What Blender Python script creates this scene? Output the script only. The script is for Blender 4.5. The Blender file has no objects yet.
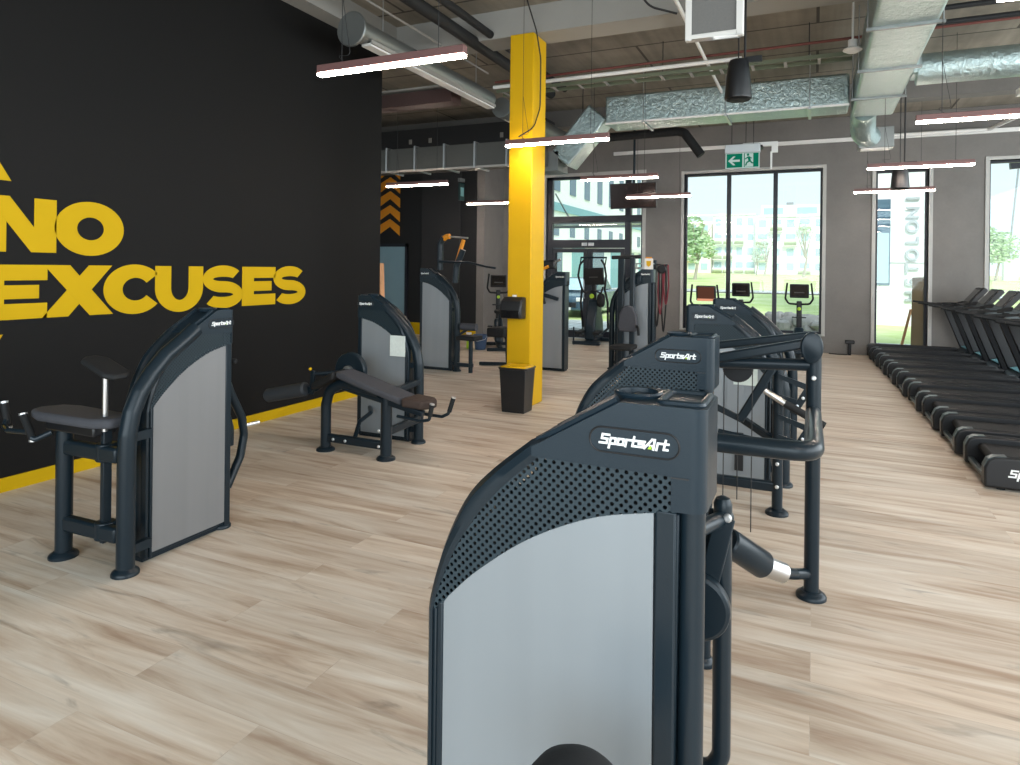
import bpy, bmesh, math, random
from mathutils import Vector, Matrix, noise as mnoise
random.seed(7)
PI = math.pi
sc = bpy.context.scene
COL = sc.collection

# ------------------------------------------------------------------ materials
MATS = {}
def new_mat(name):
    m = bpy.data.materials.new(name); m.use_nodes = True
    nt = m.node_tree; nt.nodes.clear()
    out = nt.nodes.new('ShaderNodeOutputMaterial')
    MATS[name] = m
    return m, nt, out
def N(nt, kind, **kw):
    n = nt.nodes.new(kind)
    for k, v in kw.items():
        if k in n.inputs: n.inputs[k].default_value = v
        else: setattr(n, k, v)
    return n
def c4(c): return (c[0], c[1], c[2], 1.0)
def srgb(r, g, b):
    f = lambda v: (v/255/12.92) if v/255 <= .04045 else ((v/255+.055)/1.055)**2.4
    return (f(r), f(g), f(b))
def plain(name, col, rough=.5, metal=0.0, spec=.5, var=.0, vscale=8.0, bump=0.0, bscale=60.0, coat=0.0):
    """principled surface with a little procedural colour variation and grain"""
    m, nt, out = new_mat(name)
    p = N(nt, 'ShaderNodeBsdfPrincipled'); p.inputs['Base Color'].default_value = c4(col)
    p.inputs['Roughness'].default_value = rough; p.inputs['Metallic'].default_value = metal
    p.inputs['Specular IOR Level'].default_value = spec
    if coat: p.inputs['Coat Weight'].default_value = coat; p.inputs['Coat Roughness'].default_value = .15
    tc = N(nt, 'ShaderNodeTexCoord')
    if var > 0:
        n = N(nt, 'ShaderNodeTexNoise', Scale=vscale, Detail=4.0)
        nt.links.new(tc.outputs['Object'], n.inputs['Vector'])
        r = N(nt, 'ShaderNodeMapRange'); r.inputs[3].default_value = 1-var; r.inputs[4].default_value = 1+var
        nt.links.new(n.outputs['Fac'], r.inputs[0])
        mx = N(nt, 'ShaderNodeVectorMath', operation='SCALE'); mx.inputs[0].default_value = col
        nt.links.new(r.outputs[0], mx.inputs['Scale'])
        nt.links.new(mx.outputs[0], p.inputs['Base Color'])
    if bump > 0:
        n2 = N(nt, 'ShaderNodeTexNoise', Scale=bscale, Detail=5.0)
        nt.links.new(tc.outputs['Object'], n2.inputs['Vector'])
        b = N(nt, 'ShaderNodeBump', Strength=bump, Distance=.01)
        nt.links.new(n2.outputs['Fac'], b.inputs['Height'])
        nt.links.new(b.outputs[0], p.inputs['Normal'])
    nt.links.new(p.outputs[0], out.inputs[0])
    return m
def emit(name, col, strength):
    m, nt, out = new_mat(name)
    e = N(nt, 'ShaderNodeEmission', Strength=strength); e.inputs['Color'].default_value = c4(col)
    nt.links.new(e.outputs[0], out.inputs[0]); return m
def glass_mat(name, tint=(1, 1, 1), refl=.06):
    m, nt, out = new_mat(name)
    t = N(nt, 'ShaderNodeBsdfTransparent'); t.inputs[0].default_value = c4(tint)
    g = N(nt, 'ShaderNodeBsdfGlossy'); g.inputs['Roughness'].default_value = .02
    f = N(nt, 'ShaderNodeFresnel', IOR=1.35)
    mx = N(nt, 'ShaderNodeMixShader')
    nt.links.new(f.outputs[0], mx.inputs[0]); nt.links.new(t.outputs[0], mx.inputs[1]); nt.links.new(g.outputs[0], mx.inputs[2])
    nt.links.new(mx.outputs[0], out.inputs[0]); return m

M_black = plain('dark_powder_coat', (.0085, .0165, .0235), .30, 0, .3, .12, 5, .05, 300)
M_cap = plain('dark_moulded_plastic', (.010, .0205, .030), .32, 0, .28, .1, 4, .06, 400)
M_blackpl = plain('black_plastic', (.008, .009, .011), .38, 0, .5, .1, 6)
M_rubber = plain('black_rubber', (.012, .013, .014), .7, 0, .3, .1, 10, .1, 200)
M_pad = plain('grey_upholstery', (.062, .064, .074), .72, 0, .25, .1, 20, .15, 350)
M_padbrown = plain('brown_upholstery', (.05, .034, .028), .72, 0, .25, .1, 20, .15, 350)
M_trim = plain('grey_teal_trim', (.055, .075, .082), .35, .5)
M_chrome = plain('chrome_steel', (.62, .62, .62), .28, 1.0)
M_bolt = plain('bright_bolt_steel', (.7, .72, .74), .3, .8)
M_alu = plain('brushed_aluminium', (.45, .47, .48), .35, .9, .5, .05, 12)
M_yellow = plain('yellow_paint', srgb(206, 162, 0), .5, 0, .3, .05, 2.5)
M_yvinyl = plain('yellow_wall_paint', srgb(196, 160, 0), .65, 0, .2, .04, 3)
M_concrete = None
M_white = plain('white_paint', (.72, .72, .70), .5, 0, .4, .04, 5)
M_whitepl = plain('white_plastic', (.7, .7, .68), .4)
M_label = plain('white_lettering', (.82, .84, .84), .4)
M_green = plain('green_sign', srgb(16, 120, 88), .4)
M_lime = plain('lime_accent', srgb(160, 196, 40), .45)
M_orange = plain('orange_paint', srgb(222, 142, 20), .5)
M_red = plain('red_paint', srgb(104, 56, 50), .65)
M_blue = plain('blue_grey_door_paint', srgb(128, 160, 172), .5, 0, .4, .05, 3)
M_darkwall = plain('charcoal_wall_paint', (.0036, .0036, .0038), .66, 0, .22, .10, 1.2, .05, 40)
M_darkgrey = plain('dark_grey_wall_paint', (.03, .03, .031), .7, 0, .3, .1, 1.2)
M_framem = plain('dark_window_frame', (.010, .012, .020), .4)
M_reveal = plain('pale_window_trim', (.42, .42, .40), .6, 0, .3, .05, 3)
M_beam = plain('pale_concrete_beam', (.29, .283, .262), .8, 0, .2, .12, 1.6, .1, 30)
M_cable = plain('black_cable_sheath', (.01, .01, .011), .55)
M_pink = plain('rose_lamp_housing', (.17, .085, .08), .45, .2)
M_dred = plain('dark_red_strap', srgb(110, 26, 40), .6)
M_tray = plain('green_grey_cable_tray', srgb(96, 104, 84), .55, .2)
M_wood = plain('raw_plywood', srgb(150, 128, 100), .7, 0, .3, .2, 3)
M_timber = plain('pale_timber', srgb(200, 150, 110), .7, 0, .3, .15, 6)
M_screen = plain('dark_screen', (.006, .006, .007), .12, 0, .6)
M_tvred = plain('dark_maroon_screen', (.012, .006, .006), .2, 0, .5)
M_glass = glass_mat('window_glass', (.97, 1, 1))
M_lamp = emit('lamp_diffuser', (1.0, .81, .68), 84.0)
M_lcd = emit('lit_display', (1.0, .40, .26), .10); M_glow = emit('lit_strip', (1.0, .42, .25), .8)
M_exit = emit('lit_exit_green', srgb(20, 135, 105), .6)
M_exitw = emit('lit_exit_white', (.66, .86, .80), .6)
M_grass = None

def mat_panel(name, alpha, base):
    m, nt, out = new_mat(name)
    p = N(nt, 'ShaderNodeBsdfPrincipled'); p.inputs['Roughness'].default_value = .42
    p.inputs['Base Color'].default_value = c4(base); p.inputs['Metallic'].default_value = .25
    p.inputs['Specular IOR Level'].default_value = .55
    tc = N(nt, 'ShaderNodeTexCoord'); mp = N(nt, 'ShaderNodeMapping'); mp.inputs['Scale'].default_value = (3, 3, .15)
    n = N(nt, 'ShaderNodeTexNoise', Scale=3.0, Detail=2.0)
    nt.links.new(tc.outputs['Object'], mp.inputs[0]); nt.links.new(mp.outputs[0], n.inputs['Vector'])
    r = N(nt, 'ShaderNodeMapRange'); r.inputs[3].default_value = .9; r.inputs[4].default_value = 1.1
    nt.links.new(n.outputs['Fac'], r.inputs[0])
    mx = N(nt, 'ShaderNodeVectorMath', operation='SCALE'); mx.inputs[0].default_value = base
    nt.links.new(r.outputs[0], mx.inputs['Scale']); nt.links.new(mx.outputs[0], p.inputs['Base Color'])
    p.inputs['Alpha'].default_value = alpha
    nt.links.new(p.outputs[0], out.inputs[0]); return m
M_panel = mat_panel('silver_side_panel', 1.0, (.245, .27, .29))
M_panelt = mat_panel('smoky_clear_panel', .62, (.40, .42, .44))

def mat_perf(pitch=.021, rad=.215):
    """sheet with staggered rows of real see-through round holes"""
    m, nt, out = new_mat('perforated_sheet')
    tc = N(nt, 'ShaderNodeTexCoord'); sp = N(nt, 'ShaderNodeSeparateXYZ')
    nt.links.new(tc.outputs['Object'], sp.inputs[0])
    def grid(off):
        ds = []
        for ax in ('X', 'Z'):
            a = N(nt, 'ShaderNodeMath', operation='MULTIPLY_ADD'); a.inputs[1].default_value = 1/pitch; a.inputs[2].default_value = off+50
            nt.links.new(sp.outputs[ax], a.inputs[0])
            f = N(nt, 'ShaderNodeMath', operation='FRACT'); nt.links.new(a.outputs[0], f.inputs[0])
            s = N(nt, 'ShaderNodeMath', operation='SUBTRACT'); s.inputs[1].default_value = .5; nt.links.new(f.outputs[0], s.inputs[0])
            q = N(nt, 'ShaderNodeMath', operation='POWER'); q.inputs[1].default_value = 2; 
            ab = N(nt, 'ShaderNodeMath', operation='ABSOLUTE'); nt.links.new(s.outputs[0], ab.inputs[0])
            nt.links.new(ab.outputs[0], q.inputs[0]); ds.append(q)
        ad = N(nt, 'ShaderNodeMath', operation='ADD'); nt.links.new(ds[0].outputs[0], ad.inputs[0]); nt.links.new(ds[1].outputs[0], ad.inputs[1])
        lt = N(nt, 'ShaderNodeMath', operation='LESS_THAN'); lt.inputs[1].default_value = rad*rad
        nt.links.new(ad.outputs[0], lt.inputs[0]); return lt
    g1, g2 = grid(0.0), grid(.5)
    mxx = N(nt, 'ShaderNodeMath', operation='MAXIMUM'); nt.links.new(g1.outputs[0], mxx.inputs[0]); nt.links.new(g2.outputs[0], mxx.inputs[1])
    p = N(nt, 'ShaderNodeBsdfPrincipled'); p.inputs['Base Color'].default_value = c4((.020, .035, .045)); p.inputs['Specular IOR Level'].default_value = .3; p.inputs['Roughness'].default_value = .42
    t = N(nt, 'ShaderNodeBsdfTransparent'); mx = N(nt, 'ShaderNodeMixShader')
    nt.links.new(mxx.outputs[0], mx.inputs[0]); nt.links.new(p.outputs[0], mx.inputs[1]); nt.links.new(t.outputs[0], mx.inputs[2])
    nt.links.new(mx.outputs[0], out.inputs[0]); return m
M_perf = mat_perf()

def mat_floor():
    m, nt, out = new_mat('pale_oak_planks')
    tc = N(nt, 'ShaderNodeTexCoord')
    br = N(nt, 'ShaderNodeTexBrick'); br.offset = .37; br.offset_frequency = 2
    br.inputs['Scale'].default_value = 1.0; br.inputs['Brick Width'].default_value = 1.85; br.inputs['Row Height'].default_value = .235
    br.inputs['Mortar Size'].default_value = .0012; br.inputs['Mortar Smooth'].default_value = .2; br.inputs['Bias'].default_value = 0
    br.inputs['Color1'].default_value = (0, 0, 0, 1); br.inputs['Color2'].default_value = (1, 1, 1, 1); br.inputs['Mortar'].default_value = (.5, .5, .5, 1)
    nt.links.new(tc.outputs['Object'], br.inputs['Vector'])
    # long grain streaks along X, shifted from plank to plank
    add = N(nt, 'ShaderNodeVectorMath', operation='MULTIPLY_ADD')
    nt.links.new(br.outputs['Color'], add.inputs[0]); add.inputs[1].default_value = (13, 31, 7)
    nt.links.new(tc.outputs['Object'], add.inputs[2])
    def nz(scale, vec, detail=5, rough=.6, dist=0.0):
        mp = N(nt, 'ShaderNodeMapping'); mp.inputs['Scale'].default_value = vec
        nt.links.new(add.outputs[0], mp.inputs[0])
        n = N(nt, 'ShaderNodeTexNoise', Scale=scale, Detail=detail, Roughness=rough, Distortion=dist)
        nt.links.new(mp.outputs[0], n.inputs['Vector']); return n
    g1 = nz(1.25, (.7, 6.5, 1.0), 6, .58, .7)
    g2 = nz(4.0, (.7, 22.0, 1.0), 4, .55, .3)
    kn = nz(1.7, (1.0, 5.5, 1.0), 4, .6, .9)
    base = N(nt, 'ShaderNodeValToRGB'); cr = base.color_ramp
    cr.elements[0].position = .30; cr.elements[0].color = c4(srgb(163, 141, 121))
    cr.elements[1].position = .68; cr.elements[1].color = c4(srgb(213, 206, 194))
    e = cr.elements.new(.48); e.color = c4(srgb(196, 182, 165))
    nt.links.new(g1.outputs['Fac'], base.inputs[0])
    fine = N(nt, 'ShaderNodeMapRange'); fine.inputs[1].default_value = .3; fine.inputs[2].default_value = .7; fine.inputs[3].default_value = .94; fine.inputs[4].default_value = 1.04
    nt.links.new(g2.outputs['Fac'], fine.inputs[0])
    plank = N(nt, 'ShaderNodeMapRange'); plank.inputs[3].default_value = .90; plank.inputs[4].default_value = 1.06
    nt.links.new(br.outputs['Color'], plank.inputs[0])
    mul = N(nt, 'ShaderNodeMath', operation='MULTIPLY'); nt.links.new(fine.outputs[0], mul.inputs[0]); nt.links.new(plank.outputs[0], mul.inputs[1])
    knr = N(nt, 'ShaderNodeMapRange'); knr.inputs[1].default_value = .60; knr.inputs[2].default_value = .80; knr.inputs[3].default_value = 1.0; knr.inputs[4].default_value = .50
    nt.links.new(kn.outputs['Fac'], knr.inputs[0])
    mul2 = N(nt, 'ShaderNodeMath', operation='MULTIPLY'); nt.links.new(mul.outputs[0], mul2.inputs[0]); nt.links.new(knr.outputs[0], mul2.inputs[1])
    mort = N(nt, 'ShaderNodeMapRange'); mort.inputs[3].default_value = 1.0; mort.inputs[4].default_value = .86
    nt.links.new(br.outputs['Fac'], mort.inputs[0])
    mul3 = N(nt, 'ShaderNodeMath', operation='MULTIPLY'); nt.links.new(mul2.outputs[0], mul3.inputs[0]); nt.links.new(mort.outputs[0], mul3.inputs[1])
    sc_ = N(nt, 'ShaderNodeVectorMath', operation='SCALE'); nt.links.new(base.outputs[0], sc_.inputs[0]); nt.links.new(mul3.outputs[0], sc_.inputs['Scale'])
    p = N(nt, 'ShaderNodeBsdfPrincipled'); p.inputs['Roughness'].default_value = .5; p.inputs['Specular IOR Level'].default_value = .3
    nt.links.new(sc_.outputs[0], p.inputs['Base Color'])
    b = N(nt, 'ShaderNodeBump', Strength=.12, Distance=.004); nt.links.new(mul3.outputs[0], b.inputs['Height']); nt.links.new(b.outputs[0], p.inputs['Normal'])
    nt.links.new(p.outputs[0], out.inputs[0]); return m
M_floor = mat_floor()

def mat_concrete(name, col, seams=None, mott=.14):
    m, nt, out = new_mat(name)
    tc = N(nt, 'ShaderNodeTexCoord')
    n1 = N(nt, 'ShaderNodeTexNoise', Scale=.9, Detail=6.0, Roughness=.6); n2 = N(nt, 'ShaderNodeTexNoise', Scale=22.0, Detail=4.0)
    nt.links.new(tc.outputs['Object'], n1.inputs['Vector']); nt.links.new(tc.outputs['Object'], n2.inputs['Vector'])
    r1 = N(nt, 'ShaderNodeMapRange'); r1.inputs[1].default_value = .3; r1.inputs[2].default_value = .7; r1.inputs[3].default_value = 1-mott; r1.inputs[4].default_value = 1+mott
    r2 = N(nt, 'ShaderNodeMapRange'); r2.inputs[3].default_value = .94; r2.inputs[4].default_value = 1.06
    nt.links.new(n1.outputs['Fac'], r1.inputs[0]); nt.links.new(n2.outputs['Fac'], r2.inputs[0])
    mu = N(nt, 'ShaderNodeMath', operation='MULTIPLY'); nt.links.new(r1.outputs[0], mu.inputs[0]); nt.links.new(r2.outputs[0], mu.inputs[1])
    last = mu
    if seams:
        w, h, ms = seams
        br = N(nt, 'ShaderNodeTexBrick'); br.offset = 0.5; br.inputs['Scale'].default_value = 1
        br.inputs['Brick Width'].default_value = w; br.inputs['Row Height'].default_value = h; br.inputs['Mortar Size'].default_value = ms
        br.inputs['Color1'].default_value = (.86, .86, .86, 1); br.inputs['Color2'].default_value = (1.08, 1.08, 1.08, 1); br.inputs['Mortar'].default_value = (.3, .3, .3, 1)
        nt.links.new(tc.outputs['Object'], br.inputs['Vector'])
        mu2 = N(nt, 'ShaderNodeMath', operation='MULTIPLY'); nt.links.new(mu.outputs[0], mu2.inputs[0]); nt.links.new(br.outputs['Color'], mu2.inputs[1])
        # casting streaks across the slabs
        mp = N(nt, 'ShaderNodeMapping'); mp.inputs['Scale'].default_value = (5.0, .12, 1); nt.links.new(tc.outputs['Object'], mp.inputs[0])
        n3 = N(nt, 'ShaderNodeTexNoise', Scale=1.2, Detail=3.0); nt.links.new(mp.outputs[0], n3.inputs['Vector'])
        r3 = N(nt, 'ShaderNodeMapRange'); r3.inputs[1].default_value = .3; r3.inputs[2].default_value = .7; r3.inputs[3].default_value = .82; r3.inputs[4].default_value = 1.15
        nt.links.new(n3.outputs['Fac'], r3.inputs[0])
        mu3 = N(nt, 'ShaderNodeMath', operation='MULTIPLY'); nt.links.new(mu2.outputs[0], mu3.inputs[0]); nt.links.new(r3.outputs[0], mu3.inputs[1])
        last = mu3
    s = N(nt, 'ShaderNodeVectorMath', operation='SCALE'); s.inputs[0].default_value = col; nt.links.new(last.outputs[0], s.inputs['Scale'])
    p = N(nt, 'ShaderNodeBsdfPrincipled'); p.inputs['Roughness'].default_value = .82; p.inputs['Specular IOR Level'].default_value = .25
    nt.links.new(s.outputs[0], p.inputs['Base Color'])
    b = N(nt, 'ShaderNodeBump', Strength=.15, Distance=.01); nt.links.new(n2.outputs['Fac'], b.inputs['Height']); nt.links.new(b.outputs[0], p.inputs['Normal'])
    nt.links.new(p.outputs[0], out.inputs[0]); return m
M_concrete = mat_concrete('grey_concrete', (.175, .168, .158))
M_ceiling = mat_concrete('ceiling_slabs', (.25, .225, .185), (4.8, 1.2, .02), .24)
M_pave = mat_concrete('pale_paving', (.62, .63, .62), (.6, .6, .008), .06)

def mat_foil(name, col, rough=.34, scale=9.0, strength=.55):
    m, nt, out = new_mat(name)
    p = N(nt, 'ShaderNodeBsdfPrincipled'); p.inputs['Base Color'].default_value = c4(col); p.inputs['Metallic'].default_value = .85; p.inputs['Roughness'].default_value = rough
    tc = N(nt, 'ShaderNodeTexCoord')
    n = N(nt, 'ShaderNodeTexNoise', Scale=scale, Detail=7.0, Roughness=.62, Distortion=.8)
    nt.links.new(tc.outputs['Object'], n.inputs['Vector'])
    b = N(nt, 'ShaderNodeBump', Strength=strength, Distance=.03); nt.links.new(n.outputs['Fac'], b.inputs['Height']); nt.links.new(b.outputs[0], p.inputs['Normal'])
    nt.links.new(p.outputs[0], out.inputs[0]); return m
M_foil = mat_foil('crumpled_foil', (.40, .50, .50), .30, 13.0, .85)
M_galv = mat_foil('galvanised_steel', (.24, .255, .25), .45, 9.0, .10)

def mat_grass():
    m, nt, out = new_mat('lawn_grass')
    tc = N(nt, 'ShaderNodeTexCoord'); n = N(nt, 'ShaderNodeTexNoise', Scale=.35, Detail=8.0, Roughness=.7)
    nt.links.new(tc.outputs['Object'], n.inputs['Vector'])
    r = N(nt, 'ShaderNodeValToRGB'); r.color_ramp.elements[0].position = .35; r.color_ramp.elements[0].color = c4(srgb(186, 206, 130))
    r.color_ramp.elements[1].position = .68; r.color_ramp.elements[1].color = c4(srgb(226, 230, 186))
    nt.links.new(n.outputs['Fac'], r.inputs[0])
    p = N(nt, 'ShaderNodeBsdfPrincipled'); p.inputs['Roughness'].default_value = .9; p.inputs['Specular IOR Level'].default_value = .1
    nt.links.new(r.outputs[0], p.inputs['Base Color']); nt.links.new(p.outputs[0], out.inputs[0]); return m
M_grass = mat_grass()
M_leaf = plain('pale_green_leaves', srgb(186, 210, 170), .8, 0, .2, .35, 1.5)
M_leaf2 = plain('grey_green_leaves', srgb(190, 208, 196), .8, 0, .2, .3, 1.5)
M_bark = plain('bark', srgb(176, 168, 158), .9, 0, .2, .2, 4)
M_plaster = plain('white_plaster', (.86, .88, .87), .8, 0, .2, .03, .5)
M_plaster2 = plain('cream_plaster', (.84, .80, .72), .8, 0, .2, .05, .5)
M_terra = plain('orange_plaster', srgb(236, 190, 150), .8, 0, .2, .05, .5)
M_winblue = plain('pale_window_panes', srgb(172, 198, 208), .25, 0, .5, .1, .8)
M_windark = plain('dark_window_panes', srgb(86, 110, 128), .2, 0, .5, .15, .8)
M_teal = plain('teal_glazing_band', srgb(110, 165, 175), .3, 0, .5, .1, 1)
M_carblue = plain('blue_grey_car_paint', srgb(70, 96, 112), .25, .3, .5, .05, 3, 0, 60, .4)
M_stackw = plain('weight_plate_iron', (.03, .033, .037), .45, .4)
M_bucket = plain('blue_plastic', srgb(56, 80, 112), .5)

# ------------------------------------------------------------------ mesh builder
WM = {}
def frame_for(d):
    d = d.normalized(); up = Vector((0, 0, 1)) if abs(d.z) < .95 else Vector((0, 1, 0))
    a = d.cross(up).normalized(); b = a.cross(d).normalized(); return a, b
class MB:
    def __init__(s): s.bm = bmesh.new()
    def poly(s, vs, faces):
        v = [s.bm.verts.new(p) for p in vs]
        for f in faces:
            try: s.bm.faces.new([v[i] for i in f])
            except ValueError: pass
        return v
    def box(s, x0, x1, y0, y1, z0, z1):
        P = [(x, y, z) for x in (x0, x1) for y in (y0, y1) for z in (z0, z1)]
        s.poly(P, [(0, 1, 3, 2), (4, 6, 7, 5), (0, 4, 5, 1), (2, 3, 7, 6), (0, 2, 6, 4), (1, 5, 7, 3)]); return s
    def obox(s, c, ax, ay, az, hx, hy, hz):
        c = Vector(c); ax, ay, az = (Vector(v).normalized() for v in (ax, ay, az))
        P = [c+ax*i*hx+ay*j*hy+az*k*hz for i in (-1, 1) for j in (-1, 1) for k in (-1, 1)]
        s.poly(P, [(0, 1, 3, 2), (4, 6, 7, 5), (0, 4, 5, 1), (2, 3, 7, 6), (0, 2, 6, 4), (1, 5, 7, 3)]); return s
    def bar(s, p, q, w, h, up=(0, 0, 1)):
        """rectangular bar from p to q: w across, h along 'up'"""
        p, q = Vector(p), Vector(q); d = (q-p).normalized(); u = Vector(up)
        a = d.cross(u)
        if a.length < 1e-4: a = d.cross(Vector((1, 0, 0)))
        a.normalize(); b = a.cross(d).normalized()
        return s.obox((p+q)/2, d, a, b, (q-p).length/2, w/2, h/2)
    def prism(s, pts, axis, a, b):
        def P(u, v, w):
            return (w, u, v) if axis == 'x' else ((u, w, v) if axis == 'y' else (u, v, w))
        n = len(pts)
        s.poly([P(u, v, a) for u, v in pts]+[P(u, v, b) for u, v in pts],
               [tuple(range(n)), tuple(range(2*n-1, n-1, -1))]+[(i, (i+1) % n, n+(i+1) % n, n+i) for i in range(n)]); return s
    def strip(s, up, lo, axis, a, b):
        """solid between two polylines of equal length, extruded along an axis"""
        def P(u, v, w):
            return (w, u, v) if axis == 'x' else ((u, w, v) if axis == 'y' else (u, v, w))
        n = len(up); V = []
        for i in range(n):
            V += [P(*up[i], a), P(*lo[i], a), P(*lo[i], b), P(*up[i], b)]
        F = []
        for i in range(n-1):
            o, q = 4*i, 4*i+4
            F += [(o, q, q+1, o+1), (o+1, q+1, q+2, o+2), (o+2, q+2, q+3, o+3), (o+3, q+3, q, o)]
        F += [(0, 1, 2, 3), (4*n-1, 4*n-2, 4*n-3, 4*n-4)]
        s.poly(V, F); return s
    def tube(s, pts, r, seg=12, rr=.0, ry=None, cap=True, closed=False):
        pts = [Vector(p) for p in pts]
        if rr > 0 and len(pts) > 2: pts = fillet(pts, rr, closed=closed)
        n = len(pts); R = r if isinstance(r, (list, tuple)) else [r]*n
        if len(R) != n: R = [R[0]+(R[-1]-R[0])*i/(n-1) for i in range(n)]
        a = b = None; rings = []
        for i in range(n):
            if closed: d = (pts[(i+1) % n]-pts[i-1])
            else: d = (pts[min(i+1, n-1)]-pts[max(i-1, 0)])
            d.normalize()
            if a is None: a, b = frame_for(d)
            else:
                a = (a-d*a.dot(d)).normalized(); b = a.cross(d).normalized()
            k = 1.0
            if 0 < i < n-1 or closed:
                d1 = (pts[i]-pts[i-1]).normalized(); k = 1/max(.5, abs(d1.dot(d)))
            rings.append([pts[i]+a*math.cos(2*PI*j/seg)*R[i]*(k if i else 1)+b*math.sin(2*PI*j/seg)*(ry if ry else R[i]) for j in range(seg)])
        V = [v for rg in rings for v in rg]; F = []
        m = n if closed else n-1
        for i in range(m):
            for j in range(seg):
                o = i*seg; q = ((i+1) % n)*seg; k2 = (j+1) % seg
                F.append((o+j, o+k2, q+k2, q+j))
        if cap and not closed: F += [tuple(range(seg-1, -1, -1)), tuple(range((n-1)*seg, n*seg))]
        s.poly(V, F); return s
    def cyl(s, p, q, r, seg=20, r2=None): return s.tube([p, q], [r, r if r2 is None else r2], seg)
    def lathe(s, c, prof, axis=(0, 0, 1), seg=24, ellip=1.0):
        c = Vector(c); ax = Vector(axis).normalized(); a, b = frame_for(ax); V = []; F = []
        n = len(prof)
        for r, h in prof:
            for j in range(seg):
                V.append(c+ax*h+a*math.cos(2*PI*j/seg)*max(r, 1e-5)+b*math.sin(2*PI*j/seg)*max(r, 1e-5)*ellip)
        for i in range(n-1):
            for j in range(seg):
                k = (j+1) % seg; F.append((i*seg+j, i*seg+k, (i+1)*seg+k, (i+1)*seg+j))
        F += [tuple(range(seg-1, -1, -1)), tuple(range((n-1)*seg, n*seg))]
        s.poly(V, F); return s
    def foot(s, x, y, r=.07, z=0.0): return s.lathe((x, y, z), [(r, 0), (r, .012), (r*.92, .022), (r*.75, .03), (r*.66, .036)], seg=28)
    def blob(s, c, rx, ry, rz, seg=16, rings=10, amp=0.0, freq=2.0, power=1.0):
        V = []; F = []
        for i in range(rings+1):
            t = PI*i/rings
            for j in range(seg):
                p = 2*PI*j/seg
                v = Vector((math.sin(t)*math.cos(p), math.sin(t)*math.sin(p), math.cos(t)))
                k = 1+amp*mnoise.noise(v*freq+Vector(c)) if amp else 1
                sg = lambda q: math.copysign(abs(q)**power, q)
                V.append((c[0]+sg(v.x)*rx*k, c[1]+sg(v.y)*ry*k, c[2]+sg(v.z)*rz*k))
        for i in range(rings):
            for j in range(seg):
                k = (j+1) % seg; F.append((i*seg+j, (i+1)*seg+j, (i+1)*seg+k, i*seg+k))
        s.poly(V, F); return s
    def rot(s, M):
        bmesh.ops.transform(s.bm, matrix=M, verts=s.bm.verts); return s
    def build(s, name, mat, parent=None, bevel=0.0, seg=2, smooth=True, world=True):
        bm = s.bm
        bmesh.ops.remove_doubles(bm, verts=bm.verts, dist=1e-6)
        bmesh.ops.recalc_face_normals(bm, faces=bm.faces)
        if parent is not None and world and parent.name in WM: bmesh.ops.transform(bm, matrix=WM[parent.name].inverted(), verts=bm.verts)
        if smooth:
            for f in bm.faces: f.smooth = True
            for e in bm.edges:
                if len(e.link_faces) == 2 and e.calc_face_angle(0) > math.radians(31): e.smooth = False
        me = bpy.data.meshes.new(name); bm.to_mesh(me); bm.free()
        me.materials.append(mat)
        o = bpy.data.objects.new(name, me); COL.objects.link(o)
        if parent is not None:
            o.parent = parent
            if parent.name in WM: WM[o.name] = WM[parent.name]
        if bevel > 0:
            md = o.modifiers.new('bevel', 'BEVEL'); md.width = bevel; md.segments = seg; md.limit_method = 'ANGLE'; md.angle_limit = math.radians(38)
            md.harden_normals = False
        return o
def fillet(pts, r, k=6, closed=False):
    out = []; n = len(pts)
    for i in range(n):
        if not closed and i in (0, n-1): out.append(pts[i].copy()); continue
        p, a, b = pts[i], pts[i-1], pts[(i+1) % n]
        u, v = (a-p), (b-p); lu, lv = u.length, v.length
        u.normalize(); v.normalize(); ang = u.angle(v)
        if ang > PI-.05: out.append(p.copy()); continue
        d = min(r/math.tan(ang/2), lu*.45, lv*.45)
        A, B = p+u*d, p+v*d
        for t in range(k+1):
            t /= k; out.append(A*(1-t)**2+p*2*t*(1-t)+B*t*t)
    return out
def smooth2(pts, n):
    """Catmull-Rom resample of a 2D polyline to n points"""
    P = [Vector((p[0], p[1])) for p in pts]; P = [P[0]*2-P[1]]+P+[P[-1]*2-P[-2]]; m = len(P)-3; out = []
    for i in range(n):
        t = i/(n-1)*m; k = min(int(t), m-1); f = t-k; a, b, c, d = P[k:k+4]
        q = .5*((2*b)+(c-a)*f+(2*a-5*b+4*c-d)*f*f+(3*b-a-3*c+d)*f**3); out.append((q.x, q.y))
    return out

def tag(o, label=None, cat=None, group=None, kind=None):
    if label: o['label'] = label
    if cat: o['category'] = cat
    if group: o['group'] = group
    if kind: o['kind'] = kind
    return o
def thing(name, label, cat, loc=(0, 0, 0), rz=0.0, group=None):
    o = bpy.data.objects.new(name, None); COL.objects.link(o); o.empty_display_size = .1
    o.location = loc; o.rotation_euler = (0, 0, rz)
    WM[o.name] = Matrix.Translation(Vector(loc)) @ Matrix.Rotation(rz, 4, 'Z')
    return tag(o, label, cat, group)
def struct(o): o['kind'] = 'structure'; return o
def copy_tree(o, parent=None):
    c = o.copy(); COL.objects.link(c)
    if parent is not None: c.parent = parent
    for ch in list(o.children): copy_tree(ch, c)
    return c

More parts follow.
